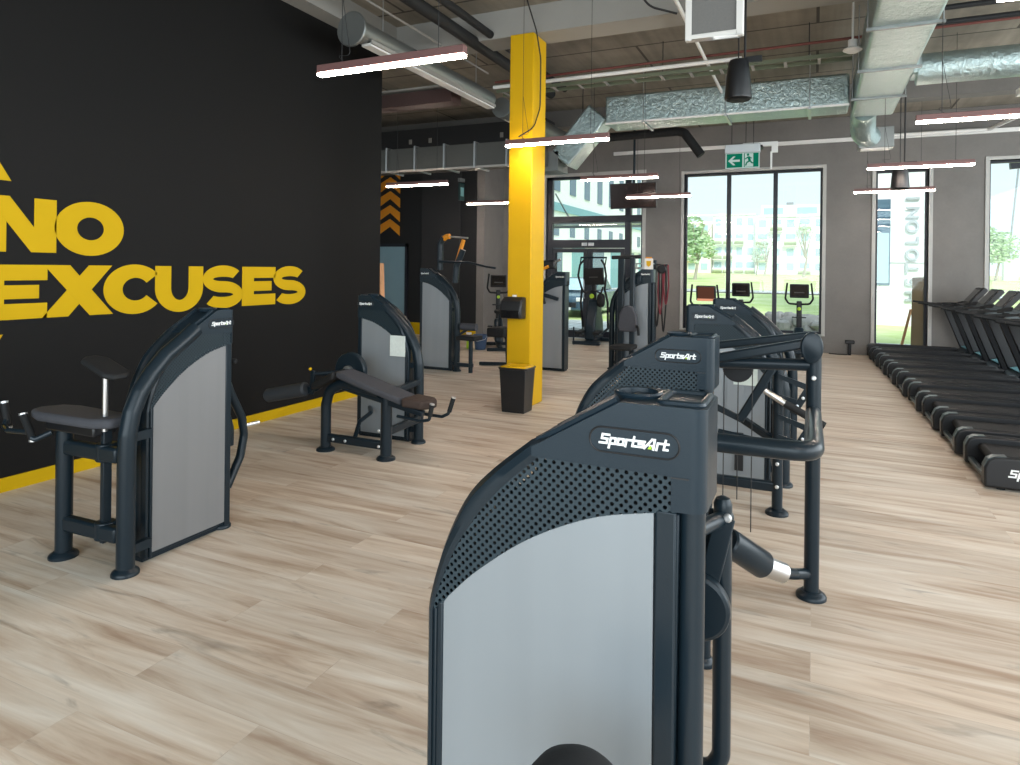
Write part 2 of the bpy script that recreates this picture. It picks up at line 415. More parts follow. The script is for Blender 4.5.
LG = {'S': ([[(.78, .9), (.12, .9), (.12, .52), (.68, .50), (.68, .1), (.0, .1)]], .88), 'p': ([[(.1, -.3), (.1, .62), (.6, .62), (.6, .1), (.1, .1)]], .76),
      'o': ([[(.1, .1), (.1, .62), (.6, .62), (.6, .1), (.1, .1)]], .76), 'r': ([[(.1, 0), (.1, .62), (.5, .62)]], .60), 't': ([[(.15, .95), (.15, .1), (.5, .1)], [(.0, .62), (.48, .62)]], .60),
      's': ([[(.62, .62), (.1, .62), (.1, .37), (.58, .37), (.58, .1), (.02, .1)]], .74), 'A': ([[(-.05, .04), (.50, .90), (.74, .90), (.80, .0)], [(.42, .30), (.78, .30)]], .98)}
def logo_strokes(mb, em, th=.001, word='SportsArt', lw=.2, sh=.22):
    tot = sum(LG[c][1] for c in word); x = -tot/2; ax = 0; kk = 0
    for c in word:
        if c == 'A': ax = (x+.42-.1)*em
        for pl in LG[c][0]:
            for (a, b), (p, q) in zip(pl, pl[1:]):
                P = Vector(((a+x+sh*b)*em, (b-.42)*em, 0)); Q = Vector(((p+x+sh*q)*em, (q-.42)*em, 0)); d = (Q-P).normalized()*lw*em*.45
                kk += 1; mb.bar(P-d, Q+d, lw*em, th*(2+.13*(kk % 7)), (0, 0, 1))
        x += LG[c][1]
    return ax
def put_logo(parent, c, right, up, width, mat=None, accent=True):
    r, u = Vector(right).normalized(), Vector(up).normalized(); n = r.cross(u); em = width/6.5
    M = Matrix(((r.x, u.x, n.x, c[0]), (r.y, u.y, n.y, c[1]), (r.z, u.z, n.z, c[2]), (0, 0, 0, 1)))
    mb = MB(); ax = logo_strokes(mb, em); o = mb.rot(M).build('logo', mat or M_label, parent, world=False, smooth=False)
    if accent: MB().prism([(ax-.05*em, -.42*em), (ax+.34*em, -.42*em), (ax+.30*em, -.10*em), (ax+.2*em, -.06*em)], 'z', .0, .0015).rot(M).build('logo_accent', M_lime, parent, world=False, smooth=False)
    return o
TXT = {}
def text_mesh(body, size, shear=.0, offset=0.0, extrude=.001, spacing=1.0):
    key = (body, size, shear, offset, extrude, spacing)
    if key in TXT: return TXT[key]
    cu = bpy.data.curves.new('lettering', 'FONT'); cu.body = body; cu.size = size; cu.shear = shear; cu.offset = offset
    cu.extrude = extrude; cu.align_x = 'CENTER'; cu.align_y = 'CENTER'; cu.space_character = spacing; cu.resolution_u = 3
    ob = bpy.data.objects.new('lettering', cu); COL.objects.link(ob)
    dg = bpy.context.evaluated_depsgraph_get(); dg.update()
    me = bpy.data.meshes.new_from_object(ob.evaluated_get(dg))
    bpy.data.objects.remove(ob); TXT[key] = me
    return me
def put_text(name, body, size, mat, parent, c, right, up, **kw):
    """flat lettering centred at local c, reading along 'right'"""
    me = text_mesh(body, size, **kw).copy(); me.materials.clear(); me.materials.append(mat)
    r, u = Vector(right).normalized(), Vector(up).normalized(); n = r.cross(u)
    M = Matrix(((r.x, u.x, n.x, c[0]), (r.y, u.y, n.y, c[1]), (r.z, u.z, n.z, c[2]), (0, 0, 0, 1)))
    me.transform(M)
    o = bpy.data.objects.new(name, me); COL.objects.link(o)
    if parent is not None: o.parent = parent
    return o

# ------------------------------------------------------------------ room shell
WX = -5.45          # black wall plane
CZ = 4.95           # ceiling underside
BY = 15.6           # back wall plane
def S(name, mb, mat, **kw): return struct(mb.build(name, mat, None, **kw))

S('floor', MB().box(-13, 7, -5, 15.75, -.12, 0), M_floor)
S('ceiling', MB().box(-13, 7, -5, 15.9, CZ, CZ+.25), M_ceiling)
S('wall_left', MB().box(WX-.3, WX, -5, 7.65, 0, 4.66), M_darkwall)
S('beam_left', MB().box(WX-.45, WX+.25, -5, 7.85, 4.66, CZ), M_beam)
S('baseboard_left', MB().box(WX, WX+.012, -5, 7.65, 0, .105), M_yvinyl)
S('baseboard_end', MB().box(WX-.3, WX+.012, 7.65, 7.662, 0, .105), M_yvinyl)
S('beam_cross', MB().box(-13, 7, 7.62, 8.05, 4.6, CZ), M_beam)
S('beam_far', MB().box(-13, 7, 12.95, 13.25, 4.62, CZ), M_concrete)
S('column', MB().box(-3.48, -3.165, 7.57, 8.0, 0, 4.6), M_yellow, bevel=.012)
# back wall pieces round the openings
DX0, DX1 = -6.12, -3.70     # glazed door opening
A0, A1 = -2.74, .13         # big window
B0, B1 = 1.12, 2.05         # narrow window
C0, C1 = 3.05, 5.4          # right window
TOP = 3.90
w = MB()
for x0, x1, z0, z1 in [(-7.3, DX0, 0, CZ), (DX0, DX1, 3.97, CZ), (DX1, A0, 0, CZ), (A0, A1, 0, .38), (A0, A1, TOP, CZ), (A1, B0, 0, CZ),
                       (B0, B1, 0, .12), (B0, B1, TOP-.1, CZ), (B1, C0, 0, CZ), (C0, C1, 0, .38), (C0, C1, TOP, CZ), (C1, 7, 0, CZ)]:
    w.box(x0, x1, BY, BY+.3, z0, z1)
S('wall_back', w, M_concrete)
S('baseboard_back', MB().box(A1+.08, B0-.08, BY-.015, BY, 0, .2).box(B1+.08, C0-.08, BY-.015, BY, 0, .2).box(DX1+.05, A0-.08, BY-.015, BY, 0, .2), M_concrete)
S('wall_side_far', MB().box(-7.5, -7.3, 14.5, BY+.3, 0, CZ), M_concrete)
S('wall_back_left', MB().box(-13, -7.5, 14.5, 14.7, 0, CZ), plain('black_wall_paint', (.006, .006, .0065), .6))
S('wall_left_far', MB().box(-13.2, -13, 7, 14.7, 0, CZ), M_darkgrey)
S('trim_1', MB().box(-9.05, -7.95, 14.47, 14.5, 0, CZ), M_darkgrey)
S('baseboard_far', MB().box(-9.5, -7.5, 14.48, 14.5, 0, .3), M_yvinyl)
S('trim_2', MB().box(-4.4, 7, BY-.05, BY, 4.42, 4.50), M_white)
# door on the dark far wall
d = struct(MB().box(-10.6, -9.52, 14.44, 14.5, 0, 2.22).build('door_2', M_blue)); 
MB().box(-10.68, -10.6, 14.43, 14.5, 0, 2.3).box(-9.52, -9.46, 14.43, 14.5, 0, 2.3).box(-10.68, -9.46, 14.43, 14.5, 2.22, 2.3).build('door_frame', M_framem, d)
MB().cyl((-10.45, 14.36, 1.03), (-10.45, 14.44, 1.03), .012).cyl((-10.45, 14.37, 1.03), (-10.31, 14.37, 1.03), .011).build('door_handle', M_alu, d)
# chevrons painted on the dark wall
ch = thing('chevron_mural', 'column of orange upward chevrons painted on the black far wall', 'wall mural', (-10.05, 14.5, 2.5))
for i in range(5):
    z = 2.50+i*.36; x0, xm, x1 = -10.42, -10.02, -9.72
    MB().prism([(x0, z), (xm, z+.24), (x1, z), (x1, z+.24), (xm, z+.44), (x0, z+.24)], 'y', 14.478, 14.49).build('chevron', M_orange, ch)
MB().box(-10.42, -9.72, 14.478, 14.49, 4.30, 4.6).build('band', M_orange, ch)

# ------------------------------------------------------------------ windows and door
def window(name, x0, x1, z0, z1, mulls, trim=.07):
    f = MB(); y0, y1 = BY+.14, BY+.22; t = .045
    f.box(x0, x0+t, y0, y1, z0, z1).box(x1-t, x1, y0, y1, z0, z1).box(x0+t, x1-t, y0, y1, z1-t, z1).box(x0+t, x1-t, y0, y1, z0, z0+t)
    for m in mulls: f.box(m-.045, m+.045, y0, y1, z0+t, z1-t)
    o = struct(f.build(name, M_framem))
    e = [x0+t]+[q for m in mulls for q in (m-.045, m+.045)]+[x1-t]
    for i in range(0, len(e), 2): MB().box(e[i], e[i+1], y0+.03, y0+.045, z0+t, z1-t).build('pane', M_glass, o)
    MB().box(x0-trim, x0, BY-.02, BY+.14, z0, z1+trim).box(x1, x1+trim, BY-.02, BY+.14, z0, z1+trim).box(x0, x1, BY-.02, BY+.14, z1, z1+trim).build('window_trim', M_reveal, o, bevel=.004)
    MB().box(x0-trim, x1+trim, BY-.06, BY+.14, z0-.03, z0).build('sill', M_reveal, o, bevel=.004)
    return o
window('window_1', A0, A1, .38, TOP, [-1.78, -.805])
window('window_2', B0, B1, .12, TOP-.1, [])
window('window_3', C0, C1, .38, TOP, [4.25])
# glazed double door with transoms and side light
f = MB(); y0, y1 = BY+.05, BY+.17
PX = [(-6.12, -5.98), (-4.13, -3.99), (-3.74, -3.70)]
for a, b in PX: f.box(a, b, y0, y1, 0, 3.97)
f.box(-6.12, -3.70, y0, y1, 3.91, 3.97)
for a, b in ((-5.98, -4.13), (-3.99, -3.74)): f.box(a, b, y0, y1, 2.84, 3.0)
f.box(-5.98, -4.13, y0, y1, 2.22, 2.42); f.box(-3.99, -3.74, y0, y1, 0, .12)
D1 = struct(f.build('door_1', M_framem))
MB().box(-6.2, -6.12, BY-.02, BY+.05, 0, 3.97).box(-6.2, -3.62, BY-.02, BY+.05, 3.97, 4.05).box(-3.70, -3.62, BY-.02, BY+.05, 0, 3.97).build('door_trim', M_reveal, D1)
for a, b, z0, z1 in [(-5.98, -4.13, 3.0, 3.91), (-5.98, -4.13, 2.42, 2.84), (-3.99, -3.74, .12, 2.84), (-3.99, -3.74, 3.0, 3.91)]:
    MB().box(a, b, y0+.05, y0+.06, z0, z1).build('pane', M_glass, D1)
for a, b in ((-5.975, -5.06), (-5.05, -4.135)):
    lf = MB().box(a, a+.10, y0+.01, y1-.01, .12, 2.21).box(b-.10, b, y0+.01, y1-.01, .12, 2.21).box(a+.1, b-.1, y0+.01, y1-.01, 2.11, 2.21).box(a+.1, b-.1, y0+.01, y1-.01, .02, .2).box(a, a+.1, y0+.01, y1-.01, .02, .12).box(b-.1, b, y0+.01, y1-.01, .02, .12).build('door_leaf', M_framem, D1)
    MB().box(a+.1, b-.1, y0+.05, y0+.06, .2, 2.11).build('leaf_pane', M_glass, lf)
MB().tube([(-5.12, y0-.01, 1.0), (-5.12, y0-.06, 1.0), (-5.12, y0-.06, 1.45), (-5.12, y0-.01, 1.45)], .013, 10, .02).build('pull_handle', M_alu, D1)
MB().box(-5.2, -5.06, y0-.03, y0, 2.27, 2.35).box(-5.03, -4.89, y0-.03, y0, 2.27, 2.35).build('door_closer', M_alu, D1, bevel=.006)

# ------------------------------------------------------------------ painted wall words
def wall_poly(mb, pts):  # pts (y, z) on the black wall
    mb.prism(pts, 'x', WX, WX+.004)
def arc(cx, cy, rx, ry, a0, a1, n=24): return [(cx+rx*math.cos(math.radians(a0+(a1-a0)*i/n)), cy+ry*math.sin(math.radians(a0+(a1-a0)*i/n))) for i in range(n+1)]
def ringstrip(mb, outer, inner): mb.strip(outer, inner, 'x', WX, WX+.004)
def L_N(y0, y1, z0, z1, s):
    m = MB(); h = z1-z0
    m.prism([(y0, z0), (y0+s, z0), (y0+s, z1), (y0, z1)], 'x', WX, WX+.004); m.prism([(y1-s, z0), (y1, z0), (y1, z1), (y1-s, z1)], 'x', WX, WX+.004)
    m.prism([(y0+.02, z1), (y0+s*1.12, z1), (y1-.02, z0), (y1-s*1.12, z0)], 'x', WX+.001, WX+.0052); return m
def L_O(c, z, rx, ry, ix, iy):
    m = MB(); ringstrip(m, arc(c, z, rx, ry, 0, 360, 48), arc(c, z, ix, iy, 0, 360, 48)); return m
def L_E(y0, y1, ym, z0, z1, s, t):
    m = MB(); zc = (z0+z1)/2
    m.prism([(y0, z0), (y0+s, z0), (y0+s, z1), (y0, z1)], 'x', WX, WX+.004)
    for a, b, e in ((z0, z0+t, y1), (zc-t*.44, zc+t*.44, ym), (z1-t, z1, y1)): m.prism([(y0+s-.001, a), (e, a), (e, b), (y0+s-.001, b)], 'x', WX, WX+.004)
    return m
def L_X(y0, y1, z0, z1, s):
    m = MB()
    m.prism([(y0, z0), (y0+s, z0), (y1-.01, z1), (y1-s-.01, z1)], 'x', WX, WX+.004)
    m.prism([(y0+.01, z1), (y0+s+.01, z1), (y1, z0), (y1-s, z0)], 'x', WX+.001, WX+.0052); return m
def L_C(c, z, rx, ry, ix, iy):
    m = MB(); ringstrip(m, arc(c, z, rx, ry, 38, 322, 40), arc(c+.01, z, ix, iy, 34, 326, 40)); return m
def L_U(y0, y1, z0, z1, s):
    m = MB(); c = (y0+y1)/2; r = (y1-y0)/2; zc = z0+r*.82
    outer = [(y0, z1)]+arc(c, zc, r, r*.82+.012, 180, 360, 24)+[(y1, z1)]
    inner = [(y0+s, z1)]+arc(c, zc, r-s, r*.82-.10, 180, 360, 24)+[(y1-s, z1)]
    ringstrip(m, outer, inner); return m
def L_S(y0, y1, z0, z1, t):
    m = MB(); c = (y0+y1)/2; rx = (y1-y0)/2; H = z1-z0; ry = H*.316; iy = H*.051; d = H-2*ry; zt = z1-ry; zb = z0+ry
    ringstrip(m, arc(c, zt, rx*.98, ry, 36, 270, 36), arc(c, zt, rx*.50, iy, 20, 270, 36))
    ringstrip(m, arc(c, zb, rx, ry, 90, -142, 36), arc(c, zb, rx*.50, iy, 90, -158, 36))
    return m
def word(label, letters):
    t = thing('wall_word', label, 'wall lettering', (WX, 3.5, 1.5))
    for m in letters: m.build('letter', M_yvinyl, t, smooth=False)
    return t
word('yellow word NO in heavy capitals painted on the black wall', [L_N(2.80, 3.325, 1.779, 2.193, .165), L_O(3.60, 1.984, .29, .222, .113, .094)])
word('yellow word EXCUSES in heavy capitals painted on the black wall', [
    L_E(2.80, 3.261, 3.20, 1.272, 1.683, .155, .118), L_X(3.225, 3.80, 1.272, 1.683, .20), L_C(4.00, 1.477, .285, .218, .125, .10),
    L_U(4.20, 4.722, 1.265, 1.683, .165), L_S(4.715, 5.225, 1.262, 1.695, .13), L_E(5.215, 5.688, 5.63, 1.272, 1.683, .16, .118), L_S(5.655, 6.17, 1.262, 1.695, .13)])
m = MB(); wall_poly(m, [(2.995, 2.305), (2.80, 2.305), (2.60, 2.63), (2.60, 2.72), (2.742, 2.72)])
word('yellow slanted foot of a letter above the word NO, cut by the frame', [m])
m = MB(); wall_poly(m, [(2.95, 1.166), (2.72, 1.166), (2.62, .98), (2.55, .75), (2.72, .75)])
word('yellow tip of a letter below the word EXCUSES, cut by the frame', [m])

# ------------------------------------------------------------------ strength machines
ARCH = [(.515, .88), (.495, .905), (.42, .978), (.29, 1.075), (.14, 1.148), (0, 1.182), (-.045, 1.19)]
MID = [(.545, .855), (.537, .888), (.512, .955), (.479, 1.026), (.424, 1.110), (.357, 1.188), (.265, 1.270)]
OUT = [(.562, .855), (.558, .888), (.543, .955), (.515, 1.040), (.462, 1.143), (.396, 1.216), (.295, 1.300)]
TUBE = [(.65, .02), (.65, .62), (.645, .76), (.622, .88), (.575, .985), (.50, 1.085), (.41, 1.175), (.31, 1.258), (.24, 1.31)]
TT = .2
def tower(root, dz=0.0, tube=None, faces=(0, 1), panel=None, logo=True, cup=True, posts=True, stack=False, detail=True, rear=.105, tx=0.0):
    """selector tower in root's own axes: x from the rear (0) to the curved front, y thickness 0..TT"""
    sh = lambda P: [(x, z+dz) for x, z in P]
    n = 30; arch = smooth2(sh(ARCH), n)
    B = lambda mb, nm, mt, par=root, **k: mb.build(nm, mt, par, world=False, **k)
    # frame body: rims round the panels and the base
    fr = MB()
    if not stack:
        core = [(-.04, .03), (.53, .03), (.53, .86+dz)]+[(x-.004, z-.006) for x, z in arch[1:]]
        fr.prism(core, 'y', .012, TT-.012)
    for a, b in ((0, .016), (TT-.016, TT)):
        fr.box(.515, .533, a, b, .02, .88+dz); fr.box(.535, .550, a+.006 if a == 0 else a, b if a == 0 else b-.006, .02, .86+dz); fr.box(-.045, 0, a, b, .02, 1.19+dz)
    fr.box(-.04, .555, .03, TT-.03, 0, .03)
    if stack: fr.box(-.045, -.02, .01, TT-.01, .03, 1.19+dz); fr.box(.53, .56, .01, TT-.01, .03, .86+dz); fr.box(-.04, .58, .01, TT-.01, .03, .14)
    B(fr, 'frame', M_black, bevel=.006)
    for a, b in ((.003, .012), (TT-.012, TT-.003)):
        P = [(0, .05), (.515, .05)]+[p for p in arch if p[0] >= 0]
        B(MB().prism(P, 'y', a, b), 'side_panel', panel or M_panel)
    if stack:
        wp = MB()
        for i in range(14): wp.box(.10, .36, .05, TT-.05, .17+i*.034, .17+i*.034+.030)
        B(wp, 'weight_stack', M_stackw, bevel=.003)
        B(MB().cyl((.16, TT/2, .1), (.16, TT/2, 1.1+dz), .012, 10).cyl((.30, TT/2, .1), (.30, TT/2, .95+dz), .012, 10), 'guide_rod', M_chrome)
    # perforated shroud sheets
    mid = smooth2(sh(MID), 18)+[(.26-.305*(q+1)/12, 1.272+dz) for q in range(12)]
    for a, b in ((.001, .004), (TT-.004, TT-.001)):
        B(MB().strip(mid, arch, 'y', a, b), 'perforated_shroud', M_perf)
    B(MB().strip([(x-.02, z-.01) for x, z in mid], [(x-.02, z-.01) for x, z in arch], 'y', TT*.35, TT*.65), 'shroud_core', M_rubber)  # added dark plate, stands for the shade inside behind the holes
    # rolled spine over the arch with two ridges and a groove
    low = [.03, .3, .6]; ma = [(.545, z) for z in low]+smooth2(sh(MID), 26)+[(.225, 1.272+dz)]; oa = [(.562, z) for z in low]+smooth2(sh(OUT), 26)+[(.25, 1.320+dz)]
    cs = [(0, 0), (-.003, .35), (.004, .75), (.024, 1.0), (.046, .95), (.058, .55), (TT-.058, .55), (TT-.046, .95), (TT-.024, 1.0), (TT-.004, .75), (TT+.003, .35), (TT, 0)]
    V = []; F = []; m = len(cs)
    for (a, b), (c, d) in zip(ma, oa):
        for y, k in cs: V.append((a+(c-a)*k, y, b+(d-b)*k))
    for i in range(len(ma)-1):
        for j in range(m): k = (j+1) % m; F.append((i*m+j, i*m+k, (i+1)*m+k, (i+1)*m+j))
    F += [tuple(range(m)), tuple(range(len(V)-m, len(V)))]
    sp = MB(); sp.poly(V, F); B(sp, 'arched_spine', M_black)
    # top cap
    rr = min(.034, rear-.036); xs = [(.285, 1.268, 1.290, 0), (.078, 1.266, 1.412, 0), (-.034, 1.265, 1.412, 0), (-.0341, 1.192, 1.412, 0)]
    xs += [(-rear+rr-rr*math.sin(q*PI/12), 1.192, 1.412-.004*q/6, rr*(1-math.cos(q*PI/12))) for q in range(7)]
    V = []; F = []
    for x, zb_, zt_, ins in xs: V += [(x, -.004+ins, zb_+dz), (x, TT+.004-ins, zb_+dz), (x, TT+.004-ins, zt_+dz), (x, -.004+ins, zt_+dz)]
    for q in range(len(xs)-1):
        for e in range(4): F.append((4*q+e, 4*q+(e+1) % 4, 4*q+4+(e+1) % 4, 4*q+4+e))
    F += [(3, 2, 1, 0), tuple(range(4*len(xs)-4, 4*len(xs)))]
    cb = MB(); cb.poly(V, F); B(cb, 'top_cap', M_cap, bevel=.011, seg=3)
    for a in (-.0055, TT+.0025): B(MB().box(-rear+rr, -.034, a, a+.003, 1.262+dz, 1.265+dz), 'cap_seam', M_blackpl)
    if detail:
        for a in (.028, TT-.028): B(MB().tube([(.28, a, 1.296+dz), (.09, a, 1.410+dz)], .012, 8), 'cap_ridge', M_cap)
    if cup:
        c = (.062, TT/2+.0, 1.412+dz)
        B(MB().lathe(c, [(.050, -.01), (.056, .006), (.053, .011), (.046, .009), (.044, -.004), (.001, -.0045)], seg=36), 'cup_holder', M_cap)
        rim = [(.0, .028), (-rear+.015, .028), (-rear+.015, TT-.028), (.0, TT-.028)]
        B(MB().tube([Vector((x, y, 1.412+dz)) for x, y in rim], .008, 8, .02, closed=True), 'tray_rim', M_cap)
    if posts:
        pp = B(MB().cyl((-.072, TT-.045, .03), (-.072, TT-.045, 1.195+dz), .027, 24), 'rear_post', M_black)
        B(MB().foot(-.072, TT-.045, .045), 'post_foot', M_black)
    if tube is not None:
        P = [(x+(tx if z < 1.2 else tx*.3), tube, z) for x, z in [(a, b+(dz if i > 0 else 0)) for i, (a, b) in enumerate(TUBE)]]
        tb = B(MB().tube(P, .047, 20, .05), 'front_tube', M_black)
        B(MB().foot(.65+tx, tube, .072), 'foot', M_black)
        for zz in (.10, .72+dz): B(MB().box(.545, .64+tx, tube-.02, tube+.02, zz, zz+.05), 'tube_bracket', M_black)
    if logo:
        for f in faces:
            y = -.0045 if f == 0 else TT+.0045; sgn = -1 if f == 0 else 1; rt = (1, 0, 0) if f == 0 else (-1, 0, 0); cx, cz = .047, 1.328+dz
            R = .027; hw = .098-R
            ring = [(cx+hw+R*math.cos(t), cz+R*math.sin(t)) for t in [(-PI/2+PI*i/10) for i in range(11)]]+[(cx-hw+R*math.cos(t), cz+R*math.sin(t)) for t in [(PI/2+PI*i/10) for i in range(11)]]
            bd = B(MB().tube([(x, y, z) for x, z in ring], .0022, 6, closed=True), 'badge', M_blackpl)
            put_logo(bd, (cx, y+sgn*.0012, cz), rt, (0, 0, 1), .15, accent=detail)
    return root

# --- machine nearest the camera
A = thing('weight_machine', 'largest slate weight machine, closest to the camera, with silver panel and cup holder', 'weight machine', (-.305, 1.63, 0), PI, 'weight machines')
tower(A)
Bw = lambda mb, nm, mt, par, **k: mb.build(nm, mt, par, **k)
# swing lever beside the rear posts
Bw(MB().tube([(-.215, 1.85, 1.085), (-.212, 1.85, .42), (-.235, 1.85, .375), (-.33, 1.84, .372)], .024, 14, .05).lathe((-.215, 1.85, 1.085), [(.024, -.01), (.024, .0), (.018, .014), (.006, .02)]), 'lever_tube', M_black, A)
Bw(MB().bar((-.205, 1.82, 1.06), (-.262, 1.80, .80), .012, .05, (1, 0, 0)).bar((-.225, 1.86, 1.06), (-.285, 1.84, .80), .012, .05, (1, 0, 0)), 'crank_link', M_black, A, bevel=.003)
Bw(MB().lathe((-.27, 1.77, .83), [(.075, 0), (.085, .006), (.085, .03), (.075, .036)], (0, 1, 0), 32), 'cam_wheel', M_black, A, bevel=.003)
Bw(MB().cyl((-.29, 1.66, 1.05), (-.205, 1.86, 1.05), .02), 'pivot', M_black, A)
Bw(MB().lathe((-.199, 1.818, 1.06), [(.011, 0), (.011, .006), (.007, .009)], (0, -1, 0)), 'bolt', M_bolt, A)
Bw(MB().cyl((-.33, 1.84, .372), (-.33, 1.6, .372), .024).cyl((-.33, 1.62, .372), (-.33, 1.62, .02), .024), 'lower_bar', M_black, A)
# round padded cushion in front of the panel, on a short arm
pad = Bw(MB().lathe((-.388, 1.17, .708), [(.02, -.06), (.085, -.055), (.10, -.03), (.105, 0), (.10, .03), (.085, .055), (.02, .06)], (0, 1, 0), 40), 'round_pad', M_rubber, A)
Bw(MB().cyl((-.388, 1.20, .69), (-.388, 1.44, .42), .022), 'pad_arm', M_black, A)
tag(pad, 'black round cushion in front of the silver panel')

# --- second machine with the open tubular loop
B_ = thing('weight_machine', 'slate weight machine right behind the nearest one, with tubular loop frame and roller', 'weight machine', (-.49, 3.15, 0), PI, 'weight machines')
tower(B_)
lp = MB().tube([(-.50, 2.98, .995), (-.40, 2.80, 1.010), (-.25, 2.80, 1.010), (.004, 2.80, 1.012), (.004, 3.1, 1.0), (.0, 3.85, .963)], .038, 18, .10)
Bw(lp, 'loop_bar', M_black, B_)
Bw(MB().tube([(-.01, 3.85, 1.213), (-.60, 3.85, 1.190), (-.60, 3.15, 1.185)], .032, 16, .06), 'top_bar', M_black, B_)
Bw(MB().cyl((0, 3.85, .02), (0, 3.85, 1.30), .037, 20), 'upright', M_black, B_)
Bw(MB().foot(0, 3.85, .075), 'foot', M_black, B_)
Bw(MB().lathe((-.01, 3.775, 1.31), [(.048, 0), (.054, .005), (.054, .03), (.048, .035)], (0, 1, 0), 32, 1.5), 'hinge_plate', M_black, B_, bevel=.003)
Bw(MB().bar((-.02, 3.82, 1.332), (-.62, 3.80, 1.190), .045, .052), 'top_arm', M_black, B_, bevel=.012)
Bw(MB().bar((-.02, 4.1, 1.345), (-.72, 4.1, 1.228), .045, .045), 'rear_arm', M_black, B_, bevel=.012)
Bw(MB().lathe((-.387, 3.95, 1.160), [(.076, -.015), (.082, -.01), (.075, 0), (.082, .01), (.076, .015)], (0, 1, 0), 32), 'pulley', M_blackpl, B_)
for x, z0 in ((-.46, .30), (-.385, .42), (-.31, .25)):
    Bw(MB().cyl((x, 3.95, z0), (x, 3.95, 1.17), .0028, 6), 'cable', M_cable, B_)
P1, P2, P3 = Vector((-.374, 3.4, .39)), Vector((-.216, 3.55, .245)), Vector((-.128, 3.62, .195))
Bw(MB().tube([P1, P1.lerp(P2, .04), P1.lerp(P2, .96), P2], [.060, .068, .068, .062], 28), 'roller_pad', M_black, B_)
Bw(MB().tube([P2, P3], [.050, .050], 28), 'roller_collar', M_chrome, B_)
Bw(MB().tube([P3, Vector((-.08, 3.74, .15)), Vector((-.01, 3.85, .12))], .028, 14, .05), 'roller_arm', M_black, B_)
Bw(MB().tube([P1, Vector((-.44, 3.2, .50)), Vector((-.46, 3.0, .75))], .024, 12, .04), 'roller_link', M_black, B_)
for z in (.97, 1.15): Bw(MB().lathe((.0, 3.813, z), [(.012, 0), (.012, .006), (.007, .009)], (0, -1, 0)), 'bolt', M_bolt, B_)

# --- third machine, tower turned the other way
C_ = thing('weight_machine', 'weight machine with arch sloping right, chrome lever and notched brackets', 'weight machine', (-.86, 5.60, 0), 0, 'weight machines')
tower(C_, tube=.15)
Bw(MB().box(-.80, -.66, 5.592, 5.60, .55, 1.02).box(-.63, -.50, 5.592, 5.60, .55, 1.02), 'guard_panel', M_panel, C_)
Bw(MB().cyl((-.225, 5.06, .02), (-.225, 5.06, 1.02), .036, 18), 'upright', M_black, C_)
Bw(MB().foot(-.225, 5.06, .078), 'foot', M_black, C_)
Bw(MB().bar((-.225, 5.06, .19), (-.80, 5.06, .19), .05, .07), 'lower_bar', M_black, C_, bevel=.012)
Bw(MB().bar((-.225, 5.10, .95), (-.225, 5.58, .95), .05, .06), 'top_bar', M_black, C_, bevel=.012)
Bw(MB().bar((-.25, 5.0, 1.05), (-.474, 5.0, .645), .06, .065, (0, 1, 0)), 'swing_arm', M_black, C_, bevel=.012)
Bw(MB().bar((-.46, 5.0, .65), (-.80, 5.05, .78), .03, .045), 'drag_link', M_black, C_, bevel=.008)
for z in (.93, .65):
    b = Bw(MB().prism([(-.225, z+.06), (-.225, z+.03), (-.06, z-.035), (-.15, z-.20), (-.11, z-.22), (.005, z-.02), (.0, z+.01), (-.04, z-.0)], 'y', 5.014, 5.026), 'notched_bracket', M_black, C_)
    Bw(MB().bar((-.225, 5.02, z-.10), (-.11, 5.02, z-.13), .012, .04), 'bracket_brace', M_black, b)
    for k in range(3):
        t = .2+.3*k; Bw(MB().lathe((-.125+.12*t, 5.008, z-.19+.19*t), [(.011, 0), (.011, .006), (.006, .008)], (0, -1, 0), 12), 'bolt', M_bolt, b)
Bw(MB().cyl((-.31, 4.98, .872), (-.18, 4.98, .795), .022, 16), 'lever_rod', M_chrome, C_)
Bw(MB().cyl((-.18, 4.98, .795), (.07, 4.98, .665), .026, 16), 'lever_grip', M_rubber, C_)
Bw(MB().bar((-.225, 5.06, .50), (-.50, 5.3, .60), .05, .05), 'seat_arm', M_black, C_, bevel=.01)
Bw(MB().box(-.58, -.40, 5.585, 5.592, .80, .98), 'instruction_card', plain('pale_green_card', (.62, .70, .66), .6, 0, .3, .1, 30), C_)
lb = Bw(MB().box(-.565, -.50, 5.585, 5.592, .12, .42), 'sticker', M_blackpl, C_)
Bw(MB().prism([(-.555, .37), (-.51, .37), (-.505, .33), (-.53, .29), (-.56, .33)], 'y', 5.582, 5.585), 'leaf_mark', M_lime, lb)
Bw(MB().tube([(-.225, 5.06, .42), (-.40, 5.0, .52), (-.62, 5.0, .55)], .02, 10, .05), 'curved_rod', M_black, C_)
Bw(MB().lathe((-.235, 5.20, .40), [(.03, 0), (.045, .01), (.045, .34), (.03, .35)], (0, 0, 1), 20), 'counterweight', M_rubber, C_)
for z in (.36, .20): Bw(MB().lathe((-.225, 5.022, z), [(.013, 0), (.013, .006), (.008, .009)], (0, -1, 0)), 'bolt', M_bolt, C_)

# --- fourth machine right behind the third
C4 = thing('weight_machine', 'fourth weight machine, only its arched dark tower top showing behind the third', 'weight machine', (-.84, 7.05, 0), 0, 'weight machines')
tower(C4, tube=.15)

